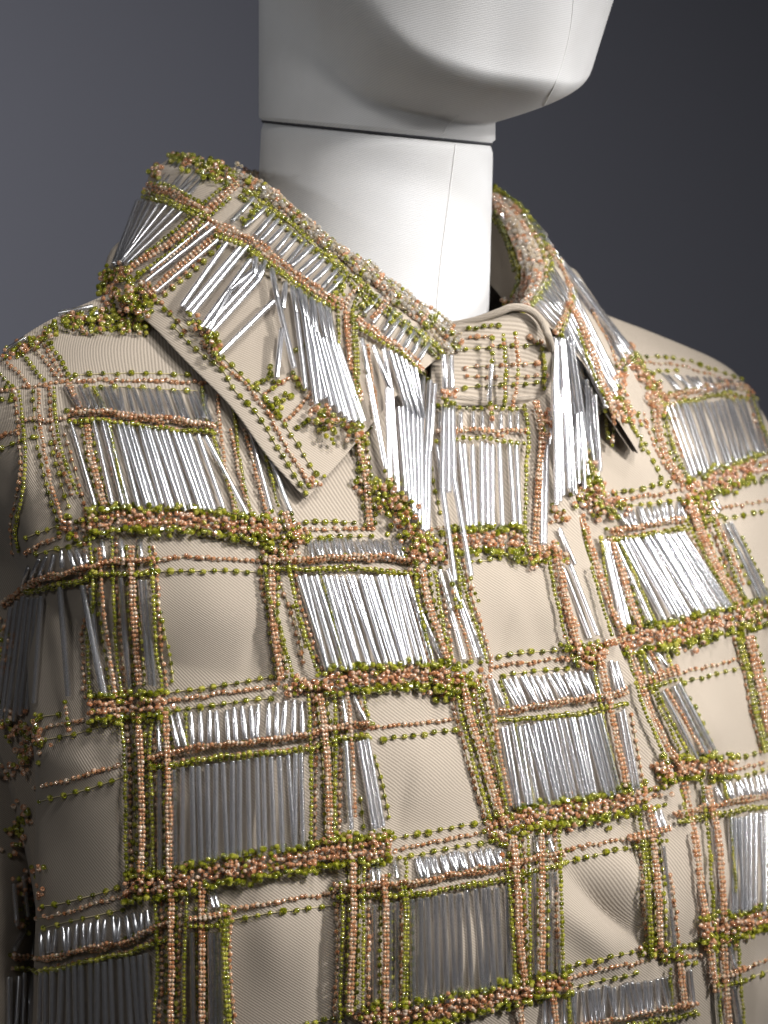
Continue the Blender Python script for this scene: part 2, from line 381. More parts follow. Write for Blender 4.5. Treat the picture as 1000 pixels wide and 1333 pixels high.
# collar stand with its closing tab: strips traced top to bottom
def strip(name, top, bot, bulge, thick, m, parent, n=60, k=16):
    tp = catmull([world_at(*p) for p in top], n); bt = catmull([world_at(*p) for p in bot], n); V = []
    g = []
    for i in range(n):
        c = []
        for j in range(k):
            t = j / (k - 1); p = tp[i] * (1 - t) + bt[i] * t
            p = p + np.array([.2, -1, 0]) * (bulge * math.sin(math.pi * t))
            c.append(p)
        for j in range(k)[::-1]:
            t = j / (k - 1); p = tp[i] * (1 - t) + bt[i] * t
            c.append(p + np.array([.2, -1, 0]) * (bulge * math.sin(math.pi * t)) + np.array([-.2 * thick, thick, 0]))
        g.append(c)
    g = np.array(g); nr, nc = g.shape[:2]
    F = [tuple(f) for f in grid_faces(nr, nc, True)] + [tuple(range(nc))[::-1], tuple((nr - 1) * nc + j for j in range(nc))]
    uu = np.cumsum(np.concatenate([[0], np.linalg.norm(np.diff(tp, axis=0), axis=1)])); UV = [(uu[i], j * .0014) for i in range(nr) for j in range(nc)]
    return mesh_obj(name, g.reshape(-1, 3), F, m, parent, UV)
stand = strip('collar_stand', [(560, 432, .040), (605, 418, .038), (645, 412, .038), (682, 408, .044), (706, 425, .046), (716, 450, .048)],
              [T(560, 528, .005), T(605, 528, .005), T(645, 528, .005), T(682, 525, .005), T(708, 520, .005), T(719, 512, .005)], .003, .003, M['cloth_collar'], jacket)
def rolltube(name, pts, r, m, parent):
    P = catmull([world_at(*p) for p in pts], 70); V, Fc = tube(P, r, 14)
    return mesh_obj(name, V, [tuple(f) for f in Fc] + [tuple(range(14))[::-1], tuple(69 * 14 + j for j in range(14))], m, parent, [(i * .002, j * .001) for i in range(70) for j in range(14)])
rolltube('stand_edge', [(588, 424, .041), (620, 417, .038), (648, 407, .037), (668, 400, .038), (690, 404, .041), (706, 420, .042), (716, 446, .042), T(720, 480, .007), T(721, 520, .006)], .0017, M['cloth_collar'], stand)
rolltube('stand_edge', [T(566, 514, .007), T(610, 518, .007), T(650, 519, .007), T(690, 517, .007), T(719, 512, .007)], .0016, M['cloth_collar'], stand)
# ------------------------------------------------------------------ surfaces that the beads are sewn to
def bvh_of(objs):
    V = []; F = []; own = []
    for o in objs:
        b0 = len(V); V += [v.co.copy() for v in o.data.vertices]
        for p in o.data.polygons: F.append([b0 + k for k in p.vertices]); own.append(o)
    return BVHTree.FromPolygons(V, F), own
BODY = bvh_of([p_near, p_far, s_near, s_far, p_back]); COLL = bvh_of([collar]); STAND = bvh_of([stand, p_near, p_far]); ALL = bvh_of([p_near, p_far, s_near, s_far, p_back, collar, stand])
SURF = {'B': BODY, 'C': COLL, 'S': STAND, 'A': ALL}
last_y = [0.0]; miss = [0]                      # miss: how many pixels beside the cloth the last point fell
def hit(px, py, w='B'):
    bv, own = SURF[w]; h = ray(bv, px, py)
    if h[0] is None:
        for r_ in (2, 4, 7, 11, 16, 24):
            for q in range(8):
                h = ray(bv, px + r_ * math.cos(q * .785), py + r_ * math.sin(q * .785))
                if h[0] is not None: miss[0] = r_; return world_at(px, py, h[0].y), own[h[2]]
        miss[0] = 99; return world_at(px, py, last_y[0]), None
    miss[0] = 0
    last_y[0] = h[0].y
    return np.array(h[0]), own[h[2]]
CAMP = np.array([0, -DIST, 0])
def place(px, py, lift, w='B'):
    p, o = hit(px, py, w); d = CAMP - p; d /= np.linalg.norm(d)
    return p + d * lift, o
owner0 = {'B': p_near, 'C': collar, 'S': stand, 'A': collar}
beads = []      # kind, position, axis, radius, length factor, owner, pixel size
bugles = []     # a, b, radius, owner, pixel length
threads = []    # polylines, owner
def resample(pts, step):
    P = catmull(pts, max(8, 12 * len(pts))); L = np.concatenate([[0], np.cumsum(np.linalg.norm(np.diff(P, axis=0), axis=1))])
    n = max(1, int(round(L[-1] / step))); t = np.linspace(0, L[-1], n + 1)
    return np.stack([np.interp(t, L, P[:, k]) for k in range(2)], 1)
EDGE_PX = catmull(EDGE, 40)
def mpp(p): return (p[1] + DIST) / FPX
def bead(kind, p, ax, size, o, ln=.78):
    size *= rng.uniform(.78, 1.1); beads.append((kind, p, ax, size * .5 * mpp(p), ln, o, size))
def strand(pts, kind, size=6.4, lift=.0018, w='B', pat=None, step=.93, jit=.5, thick=1):
    """beads threaded tightly along a line; thick > 1 makes a bundle of such threads"""
    near_edge = min(math.hypot(p[0] - e[0] - 12, p[1] - e[1]) for p in pts for e in EDGE_PX) < 34     # the placket edge stays bare
    if w == 'B' and lift >= .0025 and len(pts) > 2 and size > 6 and not near_edge:
        off = 6.5 if rng.random() < .5 else -6.5
        run([(x + off, y) for x, y in pts], 'G' if kind == 'P' else 'P', 9 if kind == 'G' else 12, 6.2, .0010, w)
        if thick > 1: run([(x - off * 1.15, y) for x, y in pts], 'G', 11, 6.4, .0012, w)
    size *= .93
    for q in range(thick):
        ox = (q - (thick - 1) / 2) * size * .62
        R = resample(pts, size * step)
        T_ = np.gradient(R, axis=0) if len(R) > 1 else np.array([[0, 1.]])
        T_ /= np.linalg.norm(T_, axis=1)[:, None] + 1e-9
        wob = rng.normal(0, jit, len(R)); wob = np.convolve(wob, [.25, .5, .25], 'same') * 1.6
        pos = []; own = []
        for (x, y), t, wb in zip(R, T_, wob):
            p, o = place(x - t[1] * (ox + wb), y + t[0] * (ox + wb), lift + rng.uniform(0, .0007) + (.0008 if q % 2 else 0), w)
            if miss[0] < 12: pos.append(p); own.append(o)
        if len(pos) < 2: continue
        pos = np.array(pos); ax = np.gradient(pos, axis=0) if len(pos) > 1 else np.array([[0, 0, 1.]])
        o_ = None
        for i in range(len(pos)):
            o_ = own[i] or o_ or owner0[w]
            kd = kind if pat is None else pat[i % len(pat)]
            bead(kd, pos[i], ax[i], size * rng.uniform(.9, 1.1), o_)
        if len(pos) > 2: threads.append((pos, o_))
def run(pts, kind, step=15, size=7.6, lift=.0010, w='B', jit=.7):
    """single beads sewn down with running stitches"""
    R = resample(pts, step); pos = []; own = []
    for k, (x, y) in enumerate(R):
        p, o = place(x + rng.normal(0, jit), y + rng.normal(0, jit), lift, w); pos.append(p); own.append(o)
    pos = np.array(pos); ax = np.gradient(pos, axis=0) if len(pos) > 1 else np.array([[1., 0, 0]])
    o_ = None
    for i in range(len(pos)):
        o_ = own[i] or o_ or owner0[w]
        bead(kind, pos[i], ax[i] + rng.normal(0, .2, 3) * np.linalg.norm(ax[i]), size * rng.uniform(.9, 1.12), o_, .95)
    if len(pos) > 1:
        q = [place(x, y, .0004, w)[0] for x, y in resample(pts, 6)]; threads.append((np.array(q), o_))
def prun(pts, w='B', lift=.0009): run(pts, 'P', 7.2, 6.4, lift, w, .9)
def grun(pts, w='B', step=15, lift=.0010): run(pts, 'G', step, 8.0, lift, w)
def triple(g1, p, g2, w='B', step=15):
    if g1: grun(g1, w, step)
    if p: prun(p, w)
    if g2: grun(g2, w, step)
def row(p, g, w='B', lift=.0036):
    """dense row of threaded ends: peach above, olive beneath"""
    for l, (dx, dy) in ((lift, (0, 0)), (lift * .55, (3, 2)), (lift * 1.25, (1, -2))):
        strand([(x + dx, y + dy) for x, y in p], 'P', 6.6, l, w, jit=1.3, step=.9)
    strand(g, 'G', 8.2, lift, w, jit=1.3, step=.98); strand([(x + 4, y + 2) for x, y in g], 'G', 7.4, lift * .5, w, jit=1.2, step=1.1)
def band(c, half, n=None, w='B', lift=.0030, lean=0, layers=3):
    """ends of the fringe strands: each olive, peach, peach, olive; c = centre line, half = half height in px"""
    R0 = catmull(c, 60); L = np.linalg.norm(np.diff(R0, axis=0), axis=1).sum()
    for l in range(layers):
        R = resample(c, 7.4 if n is None else L / n)
        for (x, y) in R:
            x += rng.normal(0, 2.4); y += rng.normal(0, 2.8); lf = lift * (.3 + .55 * l) + rng.uniform(-.0005, .0012)
            h = half * rng.uniform(.85, 1.15); ang = rng.normal(lean, .18)
            seq = 'GPPG' if rng.random() < .85 else 'GPG'
            col = []
            for k, s in enumerate(seq):
                t = -1 + 2 * k / (len(seq) - 1)
                p, o = place(x + math.sin(ang) * t * h, y + math.cos(ang) * t * h, lf + (.0006 if k in (1, 2) else 0), w)
                col.append(p); bead(s, p, (math.sin(ang), rng.normal(0, .3), -math.cos(ang)), (8.6 if s == 'G' else 6.6) * rng.uniform(.88, 1.1), o or owner0[w])
    cluster(c, half * .55, int(L * .2), w, 'GPPG', lift * 1.25, 7)
def cluster(pts, spread, n, w='B', mix='GGP', lift=.003, size=7.5):
    """tangle of beads along a line"""
    R = resample(pts, 3)
    for k in range(n):
        x, y = R[rng.integers(len(R))]; p, o = place(x + rng.normal(0, spread), y + rng.normal(0, spread), rng.uniform(.0005, lift * 1.6), w)
        if miss[0] > 5: continue
        s = mix[rng.integers(len(mix))]; bead(s, p, rng.normal(0, 1, 3), size * rng.uniform(.85, 1.1), o or owner0[w])
def bugle(a, b, lift=.0032, w='B', wd=7.6, lift2=None):
    if lift2 is None and w == 'B':                     # short ones rise over the bead row below, long ones hang from it
        lift, lift2 = (.0008, lift + .0012) if math.dist(a, b) < 50 else (lift, lift + .0004)
    pa, o = place(a[0], a[1], lift, w); pb, o2 = place(b[0], b[1], lift if lift2 is None else lift2, w)
    bugles.append((pa, pb, wd * .46 * mpp(pa), o or o2 or owner0[w], math.dist(a, b)))
def hang(a, b, wd=8, lean=.27, lift=.006):
    """bugle that hangs from the collar leaf and rests on the chest below"""
    pb, o = place(b[0], b[1], lift, 'B'); top, o2 = place(a[0], a[1], .003, 'A')
    pa = world_at(a[0], a[1], min(top[1], pb[1] + lean * math.dist(a, b) * mpp(pb)))
    bugles.append((pa, pb, wd * .46 * mpp(pa), collar, math.dist(a, b)))
def fringe(t0, t1, b0, b1, n, lift=.0032, w='B', jit=1.6, wd=8.0, skip=0.0, tm=None, bm=None):
    tt = catmull([t0, tm, t1] if tm else [t0, t1], n); bt = catmull([b0, bm, b1] if bm else [b0, b1], n)
    for k in range(n):
        if rng.random() < skip: continue
        j1, j2 = rng.normal(0, jit * .7), rng.normal(0, jit * 1.5)
        bugle((tt[k][0] + j1, tt[k][1] + rng.normal(0, 1)), (bt[k][0] + j2, bt[k][1] + rng.normal(0, 1.6)), lift + rng.uniform(-.0006, .0010), w, wd * rng.uniform(.88, 1.08))
G, P_ = 'G', 'P'
#TRACE
# --- upper left shoulder
triple([(98, 488), (150, 486), (200, 486), (245, 488)], [(2, 509), (40, 503), (80, 497), (120, 495), (200, 496), (268, 498)], [(112, 503), (150, 503), (200, 506), (262, 509)], step=18)
grun([(2, 520), (20, 521), (8, 505)], step=12)
strand([(63, 447), (74, 460), (82, 474), (92, 494)], G, 7.6, .0012, step=1.05)
strand([(42, 449), (60, 470), (76, 492)], P_, 6.2, .001, step=1.15)
strand([(10, 472), (24, 485), (36, 500)], P_, 6.2, .001, step=1.15)
strand([(30, 462), (45, 480), (58, 494)], G, 7.4, .001, step=1.05)
strand([(0, 488), (16, 503)], G, 7.6, .001, step=1.05)
strand([(54, 445), (66, 462), (80, 488)], P_, 6.2, .001, step=1.2)
cluster([(2, 466), (40, 446), (62, 436)], 4, 60, mix='GGPP', size=7)
cluster([(60, 436), (85, 420), (130, 410), (188, 420)], 6, 150, mix='GGGP', lift=.004)
cluster([(90, 418), (150, 424), (190, 428)], 5, 60, mix='GGP', lift=.004)
bugle((76, 408), (121, 399), .006); bugle((5, 458), (33, 440), .006)
bugle((90, 415), (128, 408), .005)
# short bugles, row and long bugles of the first check row
fringe((86, 503), (262, 510), (97, 530), (276, 549), 19, .0022, wd=7, jit=1.4)
row([(93, 534), (115, 537), (140, 536), (165, 542), (190, 545), (220, 546), (250, 551), (276, 553)], [(90, 547), (120, 546), (160, 550), (200, 556), (250, 561), (276, 562)])
strand([(28, 545), (60, 545), (95, 541)], P_, 6.4, .002, jit=1.2); prun([(2, 566), (28, 559)]); grun([(2, 583), (22, 576), (42, 568)], step=13)
fringe((152, 552), (246, 566), (181, 659), (283, 664), 14, .0034, wd=8.2)
bugle((92, 550), (124, 658)); bugle((121, 545), (146, 655)); bugle((133, 548), (160, 656)); bugle((139, 549), (167, 657))
bugle((268, 568), (322, 669), .004); bugle((258, 566), (292, 664)); bugle((326, 564), (354, 667), .003); bugle((352, 596), (378, 666), .003)
bugle((268, 515), (264, 545), .002)
strand([(25, 510), (29, 545), (33, 600), (31, 625), (26, 655), (20, 685), (23, 718)], G, 6.6, .003)
strand([(50, 508), (52, 555), (64, 620), (74, 655), (80, 678)], P_, 6.4, .003)
strand([(70, 505), (74, 555), (84, 598), (100, 642)], G, 6.6, .003)
run([(85, 565), (97, 610), (110, 655)], P_, 11, 6, .001); run([(66, 575), (80, 630), (90, 660)], G, 14, 7, .001)
strand([(113, 555), (120, 600), (135, 655)], P_, 6.4, .003, thick=2)
strand([(143, 556), (154, 615), (166, 662)], G, 6.4, .0025)
strand([(90, 500), (103, 530)], P_, 6.4, .002, thick=2); strand([(122, 505), (136, 530)], G, 7, .002)
strand([(283, 515), (291, 590), (306, 668)], P_, 6.2, .002); strand([(302, 520), (314, 610), (331, 682)], G, 5.8, .002)
strand([(318, 560), (332, 610), (347, 667)], P_, 6, .002); strand([(344, 585), (362, 658)], G, 5.8, .002)
strand([(263, 505), (267, 545)], G, 6.4, .002); strand([(276, 560), (290, 610), (312, 675)], G, 6, .002)
strand([(300, 560), (318, 640), (335, 690)], P_, 6, .0015)
# band below it, across to the collar point
band([(118, 680), (160, 677), (210, 676), (260, 679), (300, 684), (350, 692)], 15, layers=3)
band([(82, 684), (100, 690), (122, 690)], 12, layers=1)
cluster([(330, 690), (360, 690), (392, 698)], 9, 90, mix='GPPG', lift=.004)
cluster([(350, 710), (375, 712)], 7, 40, mix='GGP')
strand([(372, 668), (380, 690), (392, 705)], P_, 6.4, .004, thick=2)
# --- left edge block
triple([(34, 700), (52, 693), (76, 684)], [(33, 720), (52, 708), (75, 699)], [(46, 722), (66, 716), (104, 709)], step=14)
for a, b in (((52, 727), (42, 750)), ((61, 724), (52, 748)), ((71, 722), (65, 745)), ((80, 717), (81, 740)), ((90, 717), (97, 738)), ((100, 715), (107, 736)), ((38, 738), (30, 760)), ((110, 714), (114, 734))): bugle(a, b, .0026, wd=7.4)
row([(2, 786), (25, 770), (50, 755), (80, 748), (110, 739), (150, 731), (198, 729)], [(34, 771), (55, 765), (80, 760), (107, 756), (122, 746), (160, 747), (198, 744)])
prun([(200, 728), (250, 725), (300, 728), (342, 730)]); grun([(206, 744), (250, 743), (300, 743), (338, 745)])
cluster([(0, 800), (12, 830), (5, 870)], 6, 40, mix='GPP')
bugle((157, 702), (160, 727)); bugle((182, 702), (184, 726)); bugle((133, 703), (136, 728), .002)
strand([(117, 662), (116, 700), (120, 745), (121, 790), (113, 824), (115, 862), (117, 906)], G, 6.8, .0036)
strand([(130, 715), (133, 770), (142, 845), (151, 906)], P_, 6.6, .0036)
strand([(145, 700), (147, 760), (150, 820), (157, 905)], G, 6.2, .003)
bugle((157, 752), (168, 895), .003, wd=8.4)
strand([(171, 712), (173, 790), (181, 890)], P_, 6.6, .0036, thick=2)
bugle((182, 755), (195, 892)); bugle((189, 755), (201, 893))
strand([(194, 712), (199, 760), (203, 840), (211, 892)], G, 6.8, .0036)
run([(204, 775), (214, 820), (221, 855), (226, 886)], G, 11, 6.6, .001)
bugle((78, 764), (89, 906), .004, wd=9); bugle((107, 762), (133, 901), .004, wd=8.6); bugle((112, 790), (137, 903), .003); bugle((118, 765), (127, 850), .002)
for a, b in (((30, 776), (8, 940)), ((36, 778), (18, 938)), ((42, 779), (26, 930)), ((48, 779), (35, 922)), ((54, 776), (44, 915)), ((22, 782), (2, 935)), ((14, 790), (-6, 930))): bugle(a, b, .004)
# --- second band
band([(120, 921), (150, 922), (185, 918), (212, 916)], 16); strand([(85, 914), (90, 950)], G, 8.2, .004, pat='GPPG')
triple([(216, 902), (270, 895), (320, 887), (354, 881)], [(214, 914), (270, 905), (320, 898), (362, 892)], [(216, 926), (270, 919), (320, 912), (352, 909)], step=16)
triple([(53, 933), (76, 930)], [(54, 949), (80, 943), (108, 938)], [(58, 963), (80, 959), (100, 955), (134, 945)], step=18)
cluster([(5, 930), (20, 950), (40, 945), (35, 985), (10, 1000)], 9, 130, mix='GGPPP', lift=.004)
prun([(47, 1026), (62, 1022), (92, 1015), (130, 1003), (162, 995)]); grun([(50, 1044), (72, 1038), (105, 1030), (142, 1018), (162, 1011)], step=17)
strand([(158, 938), (163, 1000), (163, 1083), (165, 1145)], G, 6.4, .0045); strand([(180, 935), (183, 1000), (185, 1080), (183, 1145)], P_, 6.6, .004, thick=2)
strand([(198, 938), (195, 970), (198, 1050), (200, 1140)], G, 6.2, .003); strand([(215, 928), (218, 980), (220, 1050), (220, 1140)], P_, 6.4, .004, thick=2)
run([(172, 985), (175, 1060), (172, 1120)], G, 22, 7, .001)
bugle((205, 932), (208, 979)); bugle((222, 930), (232, 973), wd=8.4); bugle((231, 928), (241, 972), wd=8.4); strand([(242, 930), (243, 970)], G, 6.4, .003)
fringe((250, 927), (393, 911), (253, 971), (392, 956), 14, .0028, jit=1.5, wd=7.8)
row([(193, 987), (245, 976), (300, 969), (350, 963), (400, 956), (440, 946), (478, 943)], [(200, 998), (250, 991), (300, 984), (350, 979), (395, 974), (440, 963), (478, 957)])
fringe((228, 1000), (374, 982), (230, 1124), (378, 1106), 15, .0034, jit=1.6); bugle((207, 1002), (208, 1132)); bugle((392, 980), (395, 1104)); bugle((385, 981), (384, 1106))
strand([(401, 905), (404, 950), (405, 1000), (404, 1096)], G, 6.6, .0036)
# strands between the second and third check columns
strand([(345, 738), (351, 780), (364, 812), (371, 845), (379, 873)], G, 6.8, .004); strand([(354, 732), (355, 800), (362, 850), (366, 882)], P_, 6.8, .003, thick=2)
run([(362, 748), (370, 772), (379, 797), (389, 832), (396, 862)], P_, 14, 6.6, .001); strand([(376, 732), (382, 770), (395, 820), (408, 860), (416, 877)], G, 6.8, .004, thick=1)
run([(384, 790), (398, 840)], G, 12, 7, .002)
strand([(417, 905), (423, 950), (428, 1020), (430, 1095)], P_, 6.6, .004, thick=2); strand([(436, 902), (437, 980), (435, 1095)], G, 6.6, .004)
bugle((445, 905), (451, 945)); bugle((450, 965), (457, 1080), .004, wd=9); strand([(452, 903), (458, 960), (463, 1062)], P_, 6.4, .004); bugle((460, 905), (475, 938))
bugle((467, 965), (488, 1080), .004, wd=8.6); bugle((478, 962), (499, 1076), .004, wd=8.2); bugle((472, 964), (493, 1078), .003)
strand([(471, 898), (478, 925), (482, 942)], G, 6.8, .004); run([(488, 985), (497, 1015), (507, 1062)], G, 13, 7, .001); run([(470, 1040), (474, 1075)], G, 16, 7, .001)
strand([(455, 1083), (457, 1116)], G, 8.2, .004, pat='GPPG'); strand([(486, 1082), (489, 1116)], G, 8.2, .004, pat='GPPG'); strand([(500, 1080), (506, 1112)], G, 8, .004, pat='GPPG')
cluster([(365, 880), (385, 890), (405, 893), (372, 903)], 6, 45, mix='GPP')
cluster([(415, 890), (430, 895)], 5, 22, mix='GPP')
# --- centre: triple, short row and long fringe at 390-560
triple([(398, 680), (430, 679), (462, 680)], [(398, 690), (440, 689), (486, 688)], [(404, 700), (440, 699), (482, 698)], step=13)
fringe((402, 703), (520, 703), (408, 725), (530, 727), 16, .0024, wd=7, jit=1.4)
row([(345, 729), (400, 729), (440, 726), (500, 726), (542, 731)], [(345, 739), (400, 741), (450, 739), (500, 742), (542, 747)])
fringe((390, 750), (530, 749), (426, 872), (562, 861), 19, .0036, wd=8.2, jit=1.8); bugle((545, 790), (577, 863), .002)
strand([(416, 742), (430, 790), (446, 872)], G, 5.6, .0032)
strand([(540, 742), (548, 800), (563, 860)], G, 6.6, .004); strand([(549, 738), (560, 790), (582, 855)], P_, 6.6, .0038, thick=2); strand([(566, 745), (575, 800), (584, 860)], G, 6.6, .0038)
bugle((572, 742), (605, 858), .003); bugle((583, 740), (622, 856), .003); strand([(592, 790), (600, 815), (614, 856)], P_, 6, .0034); strand([(597, 730), (608, 775), (622, 820), (634, 862)], G, 6.2, .0036)
bugle((596, 770), (630, 858), .002)
band([(424, 887), (470, 884), (520, 880), (570, 880), (600, 884)], 15); cluster([(570, 885), (600, 890), (625, 880)], 8, 80, mix='GPPG'); cluster([(560, 895), (590, 905)], 6, 30, mix='GGP')
cluster([(500, 630), (515, 655), (530, 680), (545, 700), (540, 725)], 10, 230, mix='GGGPP', lift=.006); cluster([(550, 700), (548, 730)], 6, 50, mix='GPP', lift=.005)
cluster([(505, 640), (520, 668)], 8, 40, mix='GGP', lift=.007)
strand([(476, 545), (470, 580), (476, 620), (480, 660), (482, 682)], P_, 6.2, .003, thick=2); strand([(468, 540), (472, 590), (472, 612)], G, 6.6, .003); cluster([(472, 605), (478, 640)], 5, 24, mix='GP')
# --- centre front under the collar stand
strand([(570, 528), (600, 531), (640, 530), (682, 532)], G, 7.6, .003, 'A', step=1.3, jit=2)
for x in (573, 600, 616, 628, 640, 652, 664, 674): bugle((x, 537), (x, 560), .003, 'A', 6.6)
for l in (.003, .0045): strand([(570, 561), (610, 560), (650, 561), (684, 562)], P_, 6.6, l, 'A', jit=2.4, step=1.0)
strand([(568, 573), (610, 573), (650, 575), (682, 576)], G, 8, .004, 'A', jit=1.8, step=1.15)
for a, b in (((598, 577), (609, 684)), ((604, 578), (613, 684)), ((615, 580), (619, 684)), ((627, 576), (628, 684)), ((641, 580), (641, 684)), ((650, 578), (654, 684)), ((663, 578), (670, 682)), ((672, 580), (677, 682)), ((569, 580), (577, 640)), ((634, 578), (635, 683))): bugle(a, b, .004, 'A', 7.6)
for a, b in (((712, 580), (709, 708)), ((706, 600), (705, 706)), ((717, 545), (714, 580))): bugle(a, b, .004, 'A', 8)
strand([(682, 528), (688, 560), (686, 600), (684, 650), (684, 700), (690, 722)], G, 7, .0045, 'A'); strand([(699, 524), (705, 565), (701, 630), (698, 706)], P_, 6.8, .0045, 'A', thick=2)
cluster([(704, 535), (712, 545), (710, 572)], 4, 24, 'A', 'GPP', .004)
strand([(641, 440), (640, 470)], G, 8, .006, 'A', pat='GPG', step=1.3); bugle((640, 474), (637, 522), .006, 'A', 7); strand([(638, 525), (640, 545)], G, 8, .005, 'A', pat='GP')
strand([(655, 436), (658, 475), (656, 528)], G, 6.8, .006, 'A', pat='GGPGG'); strand([(671, 434), (674, 470), (672, 505), (666, 534)], P_, 7, .006, 'A', pat='GPPPPPPPG')
for y0 in (452, 476, 502): run([(606, y0 + 2), (640, y0), (700, y0 - 4)], P_ if y0 == 476 else G, 15, 7, .001, 'A')
run([(704, 446), (708, 470), (708, 505)], G, 9, 7, .001, 'A'); run([(690, 440), (704, 445)], P_, 8, 7, .001, 'A'); run([(608, 490), (650, 490), (712, 490)], P_, 13, 6, .001, 'A'); run([(610, 427), (650, 424)], G, 10, 7, .001, 'A')
run([(612, 440), (640, 437)], P_, 9, 6.4, .001, 'A')
band([(586, 704), (630, 702), (680, 702)], 15, w='A', layers=3); grun([(612, 731), (632, 730), (650, 727)], 'A', 14); cluster([(676, 722), (690, 730), (715, 725)], 5, 46, 'A', 'GGP'); strand([(690, 716), (714, 712)], P_, 7, .004, 'A', thick=2)
run([(562, 610), (568, 642), (573, 668)], G, 14, 7.6, .001, 'A'); run([(560, 688), (580, 686)], P_, 9, 6, .001, 'A'); grun([(558, 695), (576, 694)], 'A')
prun([(700, 690), (725, 678), (740, 674)], 'A'); cluster([(718, 664), (735, 672)], 4, 14, 'A', 'GP')
cluster([(566, 712), (575, 730), (580, 720)], 6, 36, 'A', 'GPP')
strand([(592, 700), (596, 745), (600, 790)], G, 6.6, .003, 'A')
# --- panel right of the centre bare square
strand([(714, 722), (722, 770), (733, 815), (742, 842)], G, 6.8, .004); strand([(722, 705), (732, 750), (742, 800), (756, 850)], P_, 6.8, .0036, thick=2); bugle((728, 688), (748, 735), .003); bugle((742, 735), (778, 827), .004); bugle((733, 740), (768, 830), .002)
run([(738, 790), (752, 815)], P_, 9, 6.4, .002); cluster([(724, 718), (740, 726)], 4, 14, 'B', 'GP')
triple([(650, 855), (677, 850), (705, 848), (735, 846)], [(640, 869), (680, 863), (720, 858), (760, 854)], [(655, 880), (690, 874), (738, 870)], step=14)
cluster([(740, 846), (762, 848), (785, 842)], 6, 60, mix='GPG'); cluster([(752, 862), (785, 858)], 5, 40, mix='PPG')
fringe((656, 883), (770, 872), (674, 920), (782, 906), 17, .0026, wd=7, jit=1.4)
row([(650, 927), (680, 922), (710, 917), (750, 912), (790, 906), (814, 900)], [(648, 937), (690, 935), (725, 931), (770, 925), (812, 915)])
fringe((653, 946), (780, 930), (673, 1050), (808, 1031), 20, .0036, wd=8.2, jit=1.9)
strand([(670, 940), (680, 985), (694, 1040)], G, 5.4, .003)
bugle((795, 860), (806, 902)); bugle((802, 862), (812, 898)); bugle((811, 924), (831, 1026), .004); bugle((806, 928), (824, 1028), .003)
strand([(772, 862), (780, 905), (790, 960), (805, 1022)], G, 6.6, .0036); strand([(782, 858), (792, 905), (802, 955), (817, 1022)], P_, 6.6, .004, thick=2); run([(822, 930), (838, 1020)], P_, 12, 6, .001)
strand([(595, 902), (600, 930), (609, 965), (621, 1010), (637, 1062)], G, 6.8, .004); strand([(604, 892), (612, 930), (625, 970), (640, 1020), (651, 1058)], P_, 6.8, .004, thick=2)
strand([(621, 890), (630, 930), (641, 970), (655, 1030), (661, 1058)], G, 6.4, .0036); strand([(632, 888), (642, 925), (651, 980), (665, 1047)], P_, 6.6, .004); bugle((641, 885), (655, 918), .003); strand([(651, 888), (661, 920)], G, 6.8, .003)
prun([(478, 947), (540, 942), (592, 936)]); grun([(500, 963), (540, 957), (592, 950)], step=14)
band([(672, 1066), (710, 1060), (750, 1055), (800, 1047), (838, 1035)], 15); cluster([(735, 1070), (790, 1060)], 7, 50, mix='GGP')
triple([(838, 1029), (862, 1024)], [(838, 1042), (862, 1035)], [(850, 1053), (866, 1047)], step=9)
cluster([(640, 1065), (665, 1072)], 7, 50, mix='GPPG')
# --- third band row (y about 1100)
triple([(514, 1091), (545, 1085), (590, 1077), (632, 1069)], [(516, 1106), (560, 1097), (600, 1089), (642, 1079)], [(520, 1117), (552, 1111), (603, 1101), (640, 1095)], step=15)
fringe((540, 1118), (650, 1103), (546, 1143), (656, 1124), 18, .0026, wd=7.4, jit=1.4); bugle((514, 1122), (517, 1144)); strand([(528, 1118), (529, 1146)], G, 7, .003)
row([(438, 1157), (500, 1152), (545, 1149), (600, 1138), (655, 1128), (690, 1118), (732, 1111)], [(440, 1168), (505, 1165), (550, 1163), (600, 1154), (655, 1145), (700, 1131), (732, 1124)])
fringe((536, 1172), (658, 1152), (540, 1312), (665, 1284), 13, .0034, wd=9, jit=1.2); bugle((508, 1175), (507, 1316)); bugle((517, 1174), (516, 1316))
band([(480, 1325), (540, 1320), (600, 1310), (668, 1294)], 15); band([(668, 1294), (700, 1287), (742, 1281)], 13)
strand([(525, 1150), (529, 1190), (527, 1310)], G, 6.2, .0036, thick=2); strand([(500, 1140), (503, 1200), (502, 1333)], P_, 6.4, .004, thick=2); strand([(660, 1120), (665, 1180), (671, 1278)], G, 6.4, .004); strand([(669, 1090), (675, 1170), (678, 1230), (686, 1292)], P_, 6.6, .004, thick=2)
strand([(688, 1085), (690, 1180), (690, 1272)], G, 6.2, .0036, thick=1); bugle((697, 1088), (700, 1110)); bugle((714, 1087), (720, 1110)); strand([(705, 1086), (706, 1180), (706, 1264)], P_, 6.4, .004, thick=2)
bugle((695, 1137), (697, 1268)); bugle((715, 1135), (717, 1264)); bugle((722, 1135), (728, 1266)); strand([(729, 1112), (732, 1200), (734, 1282)], G, 6.8, .004); strand([(733, 1060), (728, 1085), (730, 1112)], G, 6.8, .003)
cluster([(690, 1080), (725, 1072)], 5, 30, mix='GP'); cluster([(645, 1085), (660, 1100)], 6, 30, mix='GP')
strand([(676, 1300), (680, 1333)], P_, 6.4, .003, thick=2); strand([(720, 1296), (724, 1333)], P_, 6.4, .003, thick=2); strand([(740, 1290), (742, 1333)], G, 6.6, .003); bugle((708, 1300), (710, 1340))
bugle((716, 1300), (719, 1340)); bugle((733, 1300), (735, 1340))
